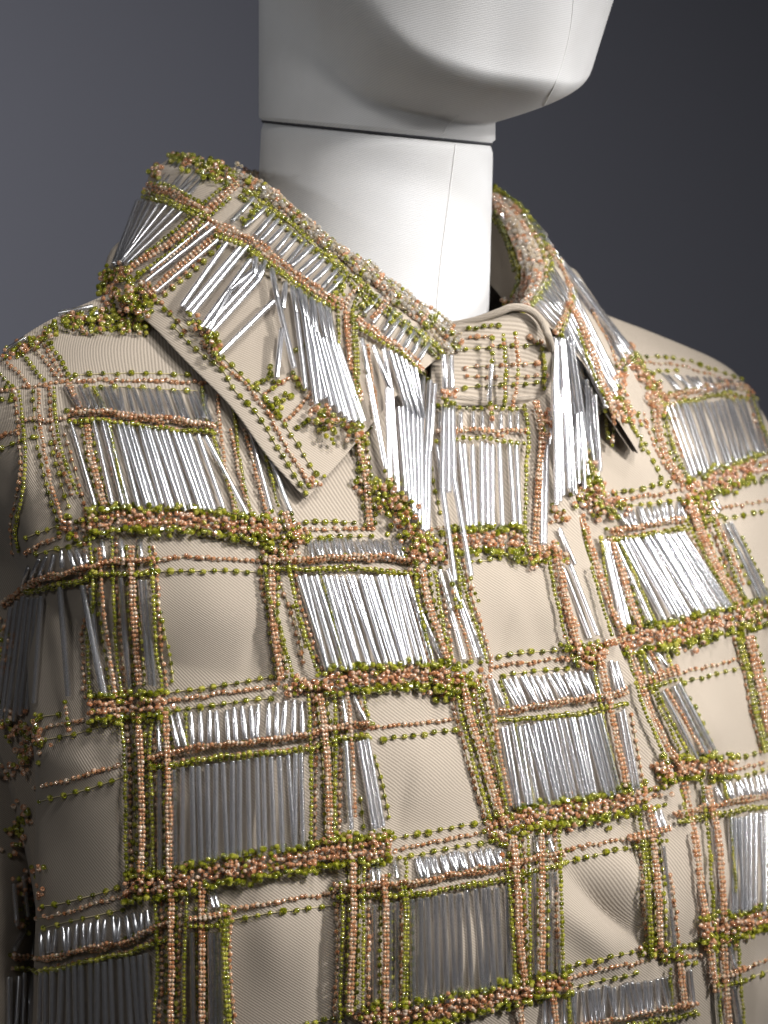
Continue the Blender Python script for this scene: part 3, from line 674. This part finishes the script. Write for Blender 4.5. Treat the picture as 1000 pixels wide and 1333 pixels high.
# right end of the overlapping panel, lower part
prun([(738, 1106), (780, 1098), (824, 1089)]); grun([(738, 1122), (780, 1112), (828, 1102)], step=14)
strand([(820, 1090), (850, 1084), (872, 1078)], P_, 7, .004, thick=2); strand([(828, 1102), (850, 1096), (868, 1094)], G, 7.6, .004)
bugle((852, 1055), (860, 1082)); bugle((859, 1055), (867, 1080)); strand([(846, 1050), (852, 1086)], P_, 6.6, .003, thick=2); strand([(832, 1055), (836, 1090)], G, 6.6, .003)
strand([(838, 1095), (843, 1150), (848, 1236)], G, 6.4, .004, thick=2); strand([(850, 1088), (857, 1150), (860, 1228)], P_, 6.4, .004, thick=2); bugle((863, 1102), (878, 1232), .004); run([(873, 1140), (879, 1180), (884, 1226)], P_, 8, 6, .001)
triple([(740, 1258), (790, 1247), (836, 1237)], [(740, 1273), (790, 1260), (836, 1252)], [(742, 1287), (780, 1277), (828, 1268)], step=15)
cluster([(838, 1236), (860, 1240), (880, 1244)], 7, 60, mix='GPG'); triple([(882, 1232), (905, 1230)], [(880, 1246), (912, 1243)], [(885, 1256), (905, 1253)], step=9)
fringe((742, 1292), (868, 1272), (746, 1334), (872, 1314), 18, .003, wd=7.4, jit=1.8); row([(740, 1340), (800, 1327), (860, 1315), (905, 1306)], [(745, 1350), (800, 1338), (860, 1327), (905, 1318)])
strand([(886, 1256), (892, 1310)], P_, 6.4, .003, thick=2); strand([(872, 1262), (876, 1320)], G, 6, .003); bugle((898, 1262), (903, 1308), .003)
# --- lower left: third band, triple, short row, long shaded bugles
band([(165, 1156), (210, 1150), (250, 1143), (300, 1132), (350, 1124), (400, 1117), (440, 1110), (505, 1104)], 16)
triple([(55, 1180), (76, 1177), (116, 1167), (154, 1156)], [(48, 1196), (80, 1190), (130, 1175), (168, 1164)], [(58, 1208), (76, 1203), (125, 1192), (160, 1184)], step=18)
fringe((45, 1215), (192, 1186), (44, 1247), (195, 1217), 17, .0028, wd=7.6, jit=1.6); bugle((33, 1210), (19, 1236), .004)
row([(18, 1245), (60, 1249), (100, 1239), (160, 1226), (205, 1207), (222, 1200)], [(22, 1260), (60, 1263), (110, 1251), (175, 1237), (212, 1222)])
fringe((14, 1272), (192, 1242), (8, 1400), (200, 1380), 20, .0036, wd=8.4, jit=1.6)
cluster([(30, 1145), (45, 1170), (30, 1200), (40, 1130)], 8, 60, mix='GPP'); cluster([(20, 1060), (35, 1050), (15, 1110)], 9, 40, mix='GGP'); bugle((18, 1150), (22, 1205), .004); bugle((30, 1140), (36, 1192), .004)
strand([(203, 1168), (204, 1260), (200, 1340)], G, 6.4, .004); strand([(223, 1160), (223, 1240), (222, 1340)], P_, 6.8, .004, thick=2); strand([(243, 1165), (240, 1250), (239, 1340)], G, 6.4, .0036)
strand([(262, 1150), (263, 1240), (263, 1340)], P_, 6.6, .004, thick=2); bugle((272, 1160), (278, 1183)); bugle((278, 1159), (284, 1182)); strand([(248, 1196), (275, 1193), (298, 1188)], P_, 7, .005, thick=2); strand([(248, 1206), (275, 1205), (296, 1202)], G, 8, .005)
for x in (250, 273, 279, 286): bugle((x, 1214), (x + 2, 1342), .0034)
strand([(281, 1215), (280, 1333)], G, 4.8, .002); strand([(295, 1180), (293, 1250), (299, 1340)], G, 7, .004, thick=2)
prun([(300, 1183), (350, 1175), (436, 1162)]); grun([(302, 1197), (350, 1189), (436, 1178)], step=16)
strand([(443, 1150), (446, 1200), (442, 1330)], G, 6.4, .004); strand([(460, 1125), (460, 1200), (456, 1315)], P_, 6.6, .004, thick=2); strand([(474, 1130), (473, 1230), (473, 1315)], G, 6.2, .0036); bugle((487, 1178), (488, 1316)); bugle((492, 1124), (494, 1150)); bugle((484, 1124), (486, 1151))
grun([(400, 1333), (445, 1324)], step=11); cluster([(455, 1320), (480, 1325)], 5, 30, mix='GP'); strand([(448, 1100), (462, 1128)], P_, 6.6, .004)
# --- right panel: shoulder
triple([(832, 464), (880, 467), (925, 480), (965, 494)], [(838, 472), (880, 475), (930, 490), (972, 503)], [(846, 484), (880, 482)], step=11)
fringe((862, 488), (962, 497), (884, 508), (966, 508), 14, .0022, wd=7)
row([(866, 517), (910, 507), (950, 501), (978, 510)], [(868, 527), (900, 521), (930, 514), (980, 518)])
fringe((874, 528), (982, 520), (906, 620), (1002, 588), 16, .0036, wd=9, jit=1.6); bugle((868, 532), (900, 621), .004, wd=9)
cluster([(812, 455), (830, 476), (848, 502), (866, 534)], 6, 130, mix='GPP', lift=.004); strand([(815, 455), (835, 480), (855, 510), (872, 545)], G, 7, .005)
strand([(852, 512), (857, 555), (868, 595), (889, 626)], P_, 7, .004, thick=2); run([(838, 540), (850, 575), (866, 605), (882, 628)], P_, 8, 6.8, .0015); run([(829, 530), (834, 565), (845, 590), (857, 615), (869, 632)], G, 12, 7.2, .001)
strand([(866, 545), (880, 590), (897, 625)], G, 6.6, .003); strand([(980, 515), (990, 550), (1002, 580)], G, 7, .003)
cluster([(802, 500), (812, 530), (828, 545)], 7, 70, 'A', 'GPP', .004); strand([(788, 535), (792, 570)], G, 7, .006, 'A'); strand([(800, 540), (797, 580)], G, 7, .006, 'A', pat='GPPG'); strand([(818, 545), (832, 570), (838, 585)], G, 7, .002, 'A')
band([(896, 640), (925, 628), (960, 615), (1003, 602)], 15); cluster([(905, 645), (960, 632)], 6, 50, mix='GPG')
triple([(800, 641), (835, 636), (872, 627)], [(808, 651), (850, 645), (888, 637)], [(808, 660), (850, 655), (884, 650)], step=12.5)
cluster([(758, 640), (775, 652), (800, 660)], 9, 140, mix='GGPPP', lift=.004); cluster([(765, 600), (775, 625), (785, 640)], 6, 50, 'A', 'GGP', .005)
fringe((804, 665), (886, 655), (816, 686), (890, 677), 14, .0024, wd=7)
row([(796, 692), (840, 684), (890, 676)], [(798, 702), (840, 695), (890, 687)])
fringe((809, 703), (890, 692), (868, 806), (951, 788), 19, .0036, wd=8.4, jit=1.8)
bugle((787, 703), (813, 816), .004, wd=8.6); bugle((792, 704), (819, 813), .003); bugle((801, 708), (850, 814), .004); strand([(806, 705), (825, 745), (845, 790), (856, 815)], G, 5.6, .0036)
strand([(757, 672), (777, 735), (794, 785), (812, 826)], P_, 6.8, .004, thick=2); strand([(760, 690), (776, 760), (797, 826)], G, 6.6, .005); strand([(782, 700), (790, 760), (800, 815)], G, 6.4, .003); strand([(797, 702), (812, 750), (822, 785), (834, 815)], P_, 6.8, .004, thick=2)
strand([(893, 678), (906, 702), (930, 745), (956, 792)], G, 6.8, .0045); strand([(900, 655), (922, 715), (962, 787)], P_, 6.8, .004, thick=3); strand([(918, 658), (945, 718), (965, 770), (980, 792)], G, 6.8, .0045)
bugle((941, 715), (974, 790), .003); strand([(932, 672), (950, 715), (968, 760)], P_, 6.6, .003); bugle((943, 682), (990, 781), .004, wd=8.8); bugle((950, 680), (999, 778), .004, wd=8.8); bugle((947, 690), (995, 785), .003)
prun([(938, 661), (1002, 652)]); grun([(944, 676), (1002, 665)], step=12); run([(966, 702), (985, 740), (1002, 775)], G, 9, 6.8, .001)
cluster([(893, 655), (910, 660), (930, 665)], 6, 60, mix='GPP'); bugle((922, 648), (935, 668), .003); bugle((928, 646), (938, 664), .003); strand([(918, 680), (940, 672)], G, 7, .004)
band([(812, 836), (870, 824), (920, 814), (1003, 796)], 16); cluster([(850, 845), (920, 832)], 6, 50, mix='GGP'); cluster([(950, 810), (1000, 800)], 6, 40, mix='GP')
strand([(790, 838), (812, 832)], P_, 7, .004, thick=2)
# --- right panel, second check row
strand([(814, 845), (840, 925), (868, 992)], G, 6.6, .0045); strand([(820, 842), (843, 915), (868, 968), (892, 1004)], P_, 6.8, .004, thick=2); strand([(838, 850), (862, 915), (900, 988)], G, 6.6, .0045); strand([(830, 850), (850, 900), (885, 975)], G, 6.4, .003)
bugle((838, 850), (853, 877)); bugle((852, 845), (868, 868)); strand([(846, 848), (860, 872)], P_, 6.6, .004); strand([(866, 843), (875, 872)], G, 6.6, .003)
strand([(833, 886), (858, 880), (882, 872)], P_, 7, .004, thick=3); strand([(838, 897), (862, 891), (886, 884)], G, 7.8, .004)
bugle((862, 900), (908, 988), .004); bugle((876, 894), (920, 981), .004, wd=8.8); bugle((883, 890), (929, 976), .004, wd=8.8); strand([(869, 898), (890, 935), (914, 978)], P_, 6.2, .004); run([(892, 900), (912, 935), (930, 975)], G, 12, 6.4, .001)
prun([(886, 877), (925, 867), (962, 857)]); grun([(890, 888), (930, 878), (966, 868)], step=12)
strand([(962, 832), (975, 880), (985, 930), (997, 978)], G, 6.8, .004, thick=2); strand([(976, 830), (990, 890), (1002, 950)], P_, 6.8, .004, thick=3)
band([(866, 1002), (905, 1000), (955, 998)], 14); cluster([(860, 1005), (880, 1020)], 8, 50, mix='GPP')
triple([(950, 991), (1002, 975)], [(956, 1003), (1002, 990)], [(962, 1012), (1002, 1000)], step=11)
fringe((944, 1020), (1002, 1006), (955, 1042), (1006, 1034), 10, .0026, wd=7.6); bugle((913, 1027), (921, 1050)); bugle((932, 1024), (940, 1042))
row([(878, 1060), (930, 1049), (1003, 1035)], [(884, 1068), (940, 1059), (1003, 1047)])
fringe((950, 1066), (1003, 1056), (953, 1190), (1004, 1180), 9, .0034, wd=8.6, jit=1.2); bugle((928, 1075), (936, 1196)); bugle((960, 1066), (968, 1190))
strand([(891, 1020), (903, 1080), (913, 1150), (922, 1215), (932, 1290)], P_, 6.8, .003, thick=2); strand([(886, 1030), (896, 1070)], G, 6.6, .003); strand([(913, 1020), (922, 1085), (927, 1150), (931, 1215), (938, 1333)], G, 6.8, .004, thick=1)
strand([(922, 1025), (935, 1085), (940, 1140), (944, 1195)], P_, 6.8, .004, thick=2); strand([(950, 1060), (954, 1110), (958, 1160)], G, 5.4, .003); strand([(942, 1020), (948, 1040)], G, 6.4, .003)
band([(918, 1210), (960, 1204), (1003, 1192)], 15); cluster([(915, 1230), (965, 1222)], 6, 50, mix='GPG')
strand([(942, 1225), (945, 1270), (950, 1340)], P_, 6.6, .004, thick=2); bugle((950, 1230), (957, 1260)); bugle((955, 1285), (965, 1340)); bugle((934, 1286), (938, 1340)); strand([(930, 1271), (950, 1268), (968, 1261)], P_, 7, .004, thick=2); strand([(934, 1283), (950, 1281), (970, 1276)], G, 7.6, .004)
prun([(968, 1261), (1002, 1248)]); grun([(970, 1276), (1002, 1263)], step=11); strand([(959, 1215), (964, 1270), (969, 1340)], G, 6.4, .003)
# --- near collar leaf
W_ = 'C'
for l, dx, dy in ((.0012, 0, 0), (.003, 3, -4), (.0015, -3, 5), (.001, 6, -9), (.004, 0, -1), (.004, 5, -7), (.0005, 8, -13)):
    strand([(300 + dx, 228 + dy), (340 + dx, 247 + dy), (400 + dx, 297 + dy), (450 + dx, 336 + dy), (500 + dx, 377 + dy), (560 + dx, 422 + dy), (598 + dx, 448 + dy)], 'C', 7.4, l, W_, jit=1.6, step=.92, pat='CCPCCPCGC' if dy else 'CCCPC')
for l, dx, dy in ((.002, 0, 0), (.0032, 3, 5), (.0016, -4, 8)):
    strand([(318 + dx, 247 + dy), (345 + dx, 262 + dy), (400 + dx, 309 + dy), (440 + dx, 343 + dy), (490 + dx, 386 + dy), (550 + dx, 436 + dy), (576 + dx, 456 + dy)], G, 7.2, l, W_, jit=1.6, step=.92)
cluster([(300, 226), (340, 244), (400, 292), (450, 331), (500, 372), (560, 417), (598, 446)], 4.5, 260, W_, 'CCCCPG', .004, 8)
cluster([(580, 450), (598, 455), (590, 462)], 6, 40, W_, 'CGC', .004)
cluster([(222, 203), (250, 206), (280, 215), (305, 228)], 5, 130, W_, 'GGGP', .005); cluster([(232, 212), (265, 222), (300, 240)], 5, 70, W_, 'GGP', .004)
cluster([(205, 218), (200, 232)], 4, 24, W_, 'GP', .003)
fringe((222, 209), (272, 226), (202, 240), (246, 254), 8, .004, W_, wd=7)
for dx, dy, l in ((0, 0, .003), (2, 4, .002), (4, -3, .004)): strand([(188 + dx, 244 + dy), (215 + dx, 250 + dy), (245 + dx, 264 + dy), (272 + dx, 276 + dy)], P_, 6.8, l, W_, jit=1.6)
strand([(186, 254), (215, 260), (240, 272), (268, 284)], G, 7.4, .004, W_, jit=1.5, thick=2); strand([(196, 238), (225, 244), (258, 262)], G, 7, .004, W_)
for a, b in (((183, 262), (150, 346)), ((190, 263), (152, 344)), ((197, 264), (155, 342)), ((206, 266), (157, 342)), ((216, 268), (158, 340)), ((226, 272), (160, 341)), ((236, 276), (166, 342)), ((179, 262), (148, 344))): bugle(a, b, .006, W_, 6.6)
strand([(308, 240), (278, 266), (252, 290), (215, 320), (182, 340), (160, 358)], P_, 7, .0035, W_, thick=2); strand([(300, 236), (268, 262), (240, 288), (205, 318), (172, 342)], G, 6.8, .003, W_); strand([(298, 258), (262, 292), (225, 325), (190, 350), (165, 372)], G, 6.8, .003, W_)
strand([(286, 302), (262, 322), (230, 350), (196, 382)], P_, 7, .0035, W_, thick=2); bugle((279, 296), (190, 366), .0035, W_); bugle((288, 309), (203, 380), .0035, W_); bugle((272, 290), (196, 352), .003, W_)
strand([(268, 292), (230, 328), (195, 358), (176, 378)], P_, 6, .0025, W_); run([(285, 322), (255, 350), (225, 375), (205, 392)], G, 14, 7.6, .001, W_); run([(275, 320), (240, 358), (215, 380)], P_, 13, 6.6, .001, W_)
cluster([(128, 372), (150, 382), (175, 398), (190, 405)], 7, 130, 'A', 'GGGPP', .005); cluster([(128, 362), (155, 352), (168, 360)], 6, 50, 'A', 'GGP', .005); cluster([(170, 378), (196, 388)], 6, 50, W_, 'GGPP', .004)
for dx, dy, l in ((0, 0, .003), (-2, 4, .0025), (3, -2, .0042)): strand([(268 + dx, 286 + dy), (300 + dx, 301 + dy), (330 + dx, 313 + dy), (362 + dx, 341 + dy), (400 + dx, 368 + dy), (430 + dx, 390 + dy), (446 + dx, 397 + dy)], P_, 6.8, l, W_, jit=1.5, step=.92)
strand([(282, 304), (322, 322), (355, 347), (395, 377), (432, 403)], G, 7.8, .004, W_, jit=1.6, thick=2)
for dx, dy, l in ((0, 0, .003), (-2, 4, .0042)): strand([(466 + dx, 414 + dy), (500 + dx, 437 + dy), (530 + dx, 456 + dy), (556 + dx, 482 + dy)], P_, 6.6, l, 'A', jit=1.4)
strand([(464, 426), (500, 448), (528, 466), (556, 494)], G, 7.8, .004, 'A', jit=1.4)
fringe((354, 279), (448, 358), (331, 306), (424, 384), 12, .003, W_, wd=8, jit=1.2); bugle((346, 270), (318, 296), .003, W_); bugle((330, 258), (302, 288), .003, W_)
cluster([(335, 268), (318, 290)], 3, 24, W_, 'G', .003, 5.5); cluster([(448, 362), (432, 388)], 4, 36, W_, 'G', .003, 5.5); cluster([(478, 392), (468, 405)], 4, 26, W_, 'G', .003, 5.5)
strand([(470, 372), (456, 384), (450, 405), (452, 440), (456, 480)], P_, 7, .0045, W_, thick=1); strand([(478, 372), (462, 392), (458, 420)], G, 6.4, .004, W_)
fringe((494, 386), (560, 444), (477, 412), (540, 476), 8, .003, W_, wd=8, jit=1.4); strand([(506, 390), (486, 414)], P_, 6, .004, W_, thick=2); cluster([(520, 404), (508, 420)], 3, 26, W_, 'G', .003, 5)
for seg in (((295, 316), (237, 398)), ((322, 320), (247, 411)), ((326, 338), (262, 426)), ((330, 352), (300, 378), (272, 430)), ((345, 340), (337, 364)), ((337, 364), (276, 432)), ((356, 392), (286, 461)), ((333, 336), (331, 358)), ((331, 358), (268, 428)),
            ((354, 350), (361, 388)), ((361, 388), (383, 478)), ((367, 428), (360, 493)), ((372, 368), (368, 402)), ((388, 376), (397, 413)), ((396, 412), (412, 525)), ((399, 412), (425, 517)), ((396, 385), (401, 420)), ((408, 392), (412, 434)), ((416, 395), (424, 440)), ((424, 400), (432, 446)),
            ((414, 434), (442, 536)), ((424, 440), (455, 548)), ((432, 446), (463, 548)), ((436, 446), (471, 551))):
    for a, b in zip(seg[:-1], seg[1:]): bugle(a, b, .006, 'A', 8.6)
for seg in (((312, 322), (243, 404)), ((380, 372), (386, 408)), ((386, 408), (398, 505)), ((391, 378), (398, 415)), ((405, 424), (418, 520)), ((405, 388), (408, 428)), ((409, 428), (432, 528)), ((420, 440), (449, 542)), ((340, 346), (335, 366)), ((428, 402), (436, 447)), ((440, 448), (474, 548))):
    bugle(seg[0], seg[1], .0055, 'A', 8)
strand([(330, 325), (310, 360)], G, 5.4, .003, W_)
cluster([(248, 412), (262, 425), (275, 440), (285, 462)], 5, 60, 'A', 'GGP', .005); cluster([(410, 532), (425, 545), (445, 550), (470, 558)], 6, 60, 'A', 'GGP', .006); cluster([(420, 548), (435, 575)], 6, 16, 'A', 'GP', .005); cluster([(460, 560), (474, 580)], 5, 22, 'A', 'GP', .005)
run([(226, 425), (255, 455), (290, 482), (304, 506), (328, 531), (342, 549), (358, 577), (376, 606), (388, 625), (398, 642)], G, 14, 8, .001, W_)
run([(262, 445), (285, 470), (320, 500), (345, 530), (361, 560), (381, 595), (405, 632)], P_, 8, 6.4, .001, W_); run([(280, 455), (317, 491), (347, 520), (366, 546), (387, 577), (399, 598), (412, 618)], G, 15, 8, .001, W_)
run([(214, 402), (230, 418)], G, 10, 7, .001, W_); run([(212, 395), (240, 430)], P_, 14, 6.4, .001, W_)
run([(328, 504), (350, 490), (352, 478)], G, 8, 8, .001, W_); run([(345, 513), (362, 500), (385, 490), (392, 498)], P_, 7, 6.4, .001, W_); run([(352, 528), (365, 522), (377, 516)], G, 9, 8, .001, W_); cluster([(356, 494), (362, 520), (350, 530)], 5, 14, W_, 'G', .003)
run([(372, 548), (390, 530), (403, 512)], P_, 7, 6.4, .001, W_); run([(388, 557), (402, 547)], G, 9, 8, .001, W_); run([(382, 486), (388, 500), (395, 505)], G, 8, 8, .002, W_); run([(385, 455), (398, 448)], G, 8, 7, .001, W_); cluster([(418, 618), (400, 640)], 3, 8, W_, 'GP', .002)
strand([(440, 395), (441, 440), (437, 450)], G, 6.2, .004, 'A'); strand([(462, 412), (464, 470), (466, 530), (470, 555)], G, 6.2, .004, 'A', thick=2); strand([(452, 408), (456, 460), (470, 520)], P_, 6, .003, 'A', thick=2); strand([(478, 450), (486, 500), (492, 545)], P_, 6, .003, 'A', thick=1)
for seg in (((471, 441), (479, 486)), ((479, 486), (502, 610)), ((486, 450), (506, 503)), ((500, 453), (508, 505)), ((504, 505), (508, 622)), ((509, 505), (518, 640)), ((507, 456), (530, 535)), ((514, 460), (537, 540)), ((521, 464), (544, 543)), ((527, 468), (546, 545)), ((533, 475), (548, 540)), ((540, 478), (551, 545)),
            ((519, 530), (528, 640)), ((524, 530), (533, 650)), ((530, 530), (538, 665)), ((537, 535), (541, 668)), ((543, 540), (546, 680)), ((548, 545), (550, 690)), ((560, 496), (555, 588)), ((566, 500), (559, 588)), ((555, 588), (553, 692)), ((559, 588), (557, 690)), ((551, 490), (548, 560))):
    bugle(seg[0], seg[1], .007, 'A', 8.2)
for seg in (((578, 462), (580, 506)), ((587, 463), (588, 506)), ((578, 530), (576, 636)), ((589, 530), (591, 623)), ((576, 636), (592, 756)), ((591, 623), (613, 749)), ((584, 532), (584, 640))): bugle(seg[0], seg[1], .008, 'A', 9)
cluster([(578, 510), (590, 512)], 3, 12, 'A', 'P', .009); cluster([(580, 523), (590, 525)], 3, 10, 'A', 'G', .009); strand([(588, 761), (591, 775), (595, 790)], G, 8.6, .006, 'A', pat='GPG', step=1.2); strand([(613, 753), (617, 768), (623, 782)], G, 8.6, .006, 'A', pat='GPG', step=1.1)
# --- far collar leaf
for k in range(44):
    t = k / 43; c = catmull([(643, 262), (664, 280), (684, 312), (696, 345), (692, 372), (674, 396)], 44)[k]; hw = 13 + 9 * math.sin(math.pi * t); up = catmull([(-.15, -1), (.5, -.85), (.85, -.5), (1, -.15), (.95, .3), (.6, .75)], 44)[k]
    for q in np.linspace(-1, 1, 7):
        p, o = place(c[0] + up[0] * hw * q + rng.normal(0, .8), c[1] + up[1] * hw * q + rng.normal(0, .8), .002 + rng.uniform(0, .0012), W_)
        bead('G' if abs(q) > .95 else ('P' if rng.random() < .42 else 'C'), p, (up[0], 0, -up[1]), 7.4 if abs(q) > .9 else 6.8, collar, 1.0)
strand([(644, 243), (674, 268), (699, 312), (711, 345), (707, 372), (692, 394)], G, 8, .003, W_, step=.95); strand([(636, 276), (652, 300), (664, 330), (668, 352)], G, 6.8, .002, W_)
cluster([(655, 392), (672, 398), (690, 394)], 4, 30, W_, 'GCP', .003)
fringe((719, 348), (698, 396), (739, 382), (726, 422), 10, .003, W_, wd=7.4, jit=1.2); fringe((690, 285), (718, 335), (712, 308), (738, 352), 7, .002, W_, wd=7)
strand([(714, 322), (736, 352), (743, 378), (736, 410), (724, 432)], P_, 6.8, .004, W_, thick=2); strand([(722, 330), (745, 362), (746, 388), (738, 416), (728, 442)], G, 7.4, .005, W_)
for k in range(16):
    t = k / 15; a = catmull([(744, 358), (752, 368), (750, 392), (742, 412), (733, 436)], 16)[k]; b = catmull([(818, 458), (814, 466), (806, 500), (800, 520), (775, 545)], 16)[k]
    bugle(a, b + rng.normal(0, 2, 2), .006, 'A', 8)
for a, b in (((748, 366), (814, 460)), ((752, 364), (820, 462)), ((744, 376), (800, 510)), ((747, 372), (806, 505))): bugle(a, b, .008, 'A', 8)
strand([(742, 395), (757, 420), (770, 455), (786, 500), (802, 542)], P_, 7, .009, 'A', thick=2); strand([(752, 430), (775, 490), (795, 535)], G, 6.6, .007, 'A'); strand([(760, 385), (790, 440), (806, 478)], P_, 6.4, .008, 'A')
for k, x in enumerate(np.linspace(722, 772, 15)):
    yb = 560 + rng.uniform(-22, 26); hang((x * .5 + 732 * .5 - 4, 442 + rng.uniform(-6, 10)), (x + rng.normal(0, 1.5), yb))
    hang((x + rng.normal(0, 1.5), yb - 30 + rng.uniform(-20, 20)), (x + 3 + (x - 722) * .12, 640 + rng.uniform(-26, 26) - (x - 722) * .8), 8, .2)
cluster([(772, 580), (765, 605), (760, 630)], 6, 50, 'A', 'GGP', .005)
fringe((724, 332), (748, 368), (806, 438), (822, 464), 9, .004, 'A', wd=8, jit=2)
cluster([(815, 455), (806, 500), (800, 525)], 5, 40, 'A', 'GPP', .006)
cluster([(720, 432), (727, 442)], 4, 14, 'A', 'GP', .007); cluster([(772, 580), (765, 605), (760, 630)], 6, 50, 'A', 'GGP', .005)
# ------------------------------------------------------------------ turn the lists into objects
def bead_proto(nseg, prof):
    V = []; a = np.arange(nseg) * 2 * math.pi / nseg
    for (z, r) in prof:
        for q in a: V.append((r * math.cos(q), r * math.sin(q), z))
    F = []; n = len(prof)
    for i in range(n - 1):
        for j in range(nseg): F.append((i * nseg + j, i * nseg + (j + 1) % nseg, (i + 1) * nseg + (j + 1) % nseg, (i + 1) * nseg + j))
    return np.array(V), np.array(F)
BV, BF = bead_proto(8, [(-.72, .34), (-1, .62), (-.62, .95), (0, 1.0), (.62, .95), (1, .62), (.72, .34)])
UVt, UFt = bead_proto(10, [(-.495, .42), (-.5, .6), (-.5, .93), (-.488, 1), (.488, 1), (.5, .93), (.5, .6), (.495, .42), (-.495, .42)])
def frames(ax):
    ax = np.asarray(ax, float); ax /= np.linalg.norm(ax, axis=1)[:, None] + 1e-12
    up = np.where(np.abs(ax[:, 2:3]) < .9, np.array([[0, 0, 1.]]), np.array([[1., 0, 0]]))
    x = np.cross(up, ax); x /= np.linalg.norm(x, axis=1)[:, None]; y = np.cross(ax, x)
    r = rng.uniform(0, 2 * math.pi, len(ax))[:, None]
    return np.cos(r) * x + np.sin(r) * y, -np.sin(r) * x + np.cos(r) * y, ax
def merged(name, Vt, Ft, pos, X, Y, Z, m, parent, smooth=True):
    V = pos[:, None] + Vt[None, :, 0:1] * X[:, None] + Vt[None, :, 1:2] * Y[:, None] + Vt[None, :, 2:3] * Z[:, None]
    F = Ft[None] + (np.arange(len(pos)) * len(Vt))[:, None, None]
    o = mesh_obj(name, V.reshape(-1, 3), F.reshape(-1, 4), m, parent, None, smooth); o['kind'] = 'stuff'; return o
def single(name, me, pos, X, Y, Z, parent):
    o = bpy.data.objects.new(name, me); C.objects.link(o)
    mw = Matrix(((X[0], Y[0], Z[0], pos[0]), (X[1], Y[1], Z[1], pos[1]), (X[2], Y[2], Z[2], pos[2]), (0, 0, 0, 1)))
    set_parent(o, parent); o.matrix_basis = mw; return o
def build(kind, name, stuff, m, items, Vt, Ft, limit):
    # items: pos, X, Y, Z (scaled), owner, pixel size
    inside = []
    for k, it in enumerate(items):
        x, y = to_px(it[0]); inside.append(it[5] if 0 < x < 1000 and 0 < y < 1333 else 0)
    order = np.argsort(-np.array(inside)); solo = set(order[:limit].tolist())
    me = bpy.data.meshes.new(name); me.from_pydata([tuple(v) for v in Vt], [], [tuple(f) for f in Ft])
    me.polygons.foreach_set('use_smooth', np.full(len(me.polygons), kind == 'U')); me.materials.append(m); me.update()
    for k in sorted(solo): single(name, me, *items[k][:4], items[k][4])
    groups = {}
    for k, it in enumerate(items):
        if k not in solo: groups.setdefault(it[4].name, []).append(it)
    for g, its in groups.items():
        merged(stuff, Vt, Ft, *[np.array([i[q] for i in its]) for q in range(4)], m, its[0][4], kind == 'U')
def bead_items(kind):
    L = [b for b in beads if b[0] == kind]
    if not L: return []
    X, Y, Z = frames([b[2] for b in L])
    return [(b[1], X[i] * b[3], Y[i] * b[3], Z[i] * b[3] * b[4], b[5], b[6]) for i, b in enumerate(L)]
build('G', 'green_bead', 'green_beadwork', M['green'], bead_items('G'), BV, BF, 300)
build('P', 'peach_bead', 'peach_beadwork', M['peach'], bead_items('P'), BV, BF, 300)
if any(b[0] == 'C' for b in beads): build('C', 'clear_bead', 'clear_beadwork', M['pale'], bead_items('C'), BV, BF, 300)
if bugles:
    d = np.array([b[1] - b[0] for b in bugles]); ln = np.linalg.norm(d, axis=1); X, Y, Z = frames(d)
    its = [((b[0] + b[1]) / 2, X[i] * b[2], Y[i] * b[2], Z[i] * ln[i], b[3], b[4]) for i, b in enumerate(bugles)]
    build('U', 'bugle_bead', 'bugle_fringe', M['bugle'], its, UVt, UFt, 300)
tv = {}
for P, o in threads:
    if len(P) < 2: continue
    V, Fc = tube(P, .00022, 4); tv.setdefault(o.name, (o, [], []))
    n0 = sum(len(v) for v in tv[o.name][1]); tv[o.name][1].append(V); tv[o.name][2].append(Fc + n0)
for o, Vs, Fs in tv.values():
    t = mesh_obj('thread', np.concatenate(Vs), np.concatenate(Fs), M['thread'], o); t['kind'] = 'stuff'
print('BEADS', len(beads), 'BUGLES', len(bugles), 'of', {k: sum(b[0] == k for b in beads) for k in 'GPC'})
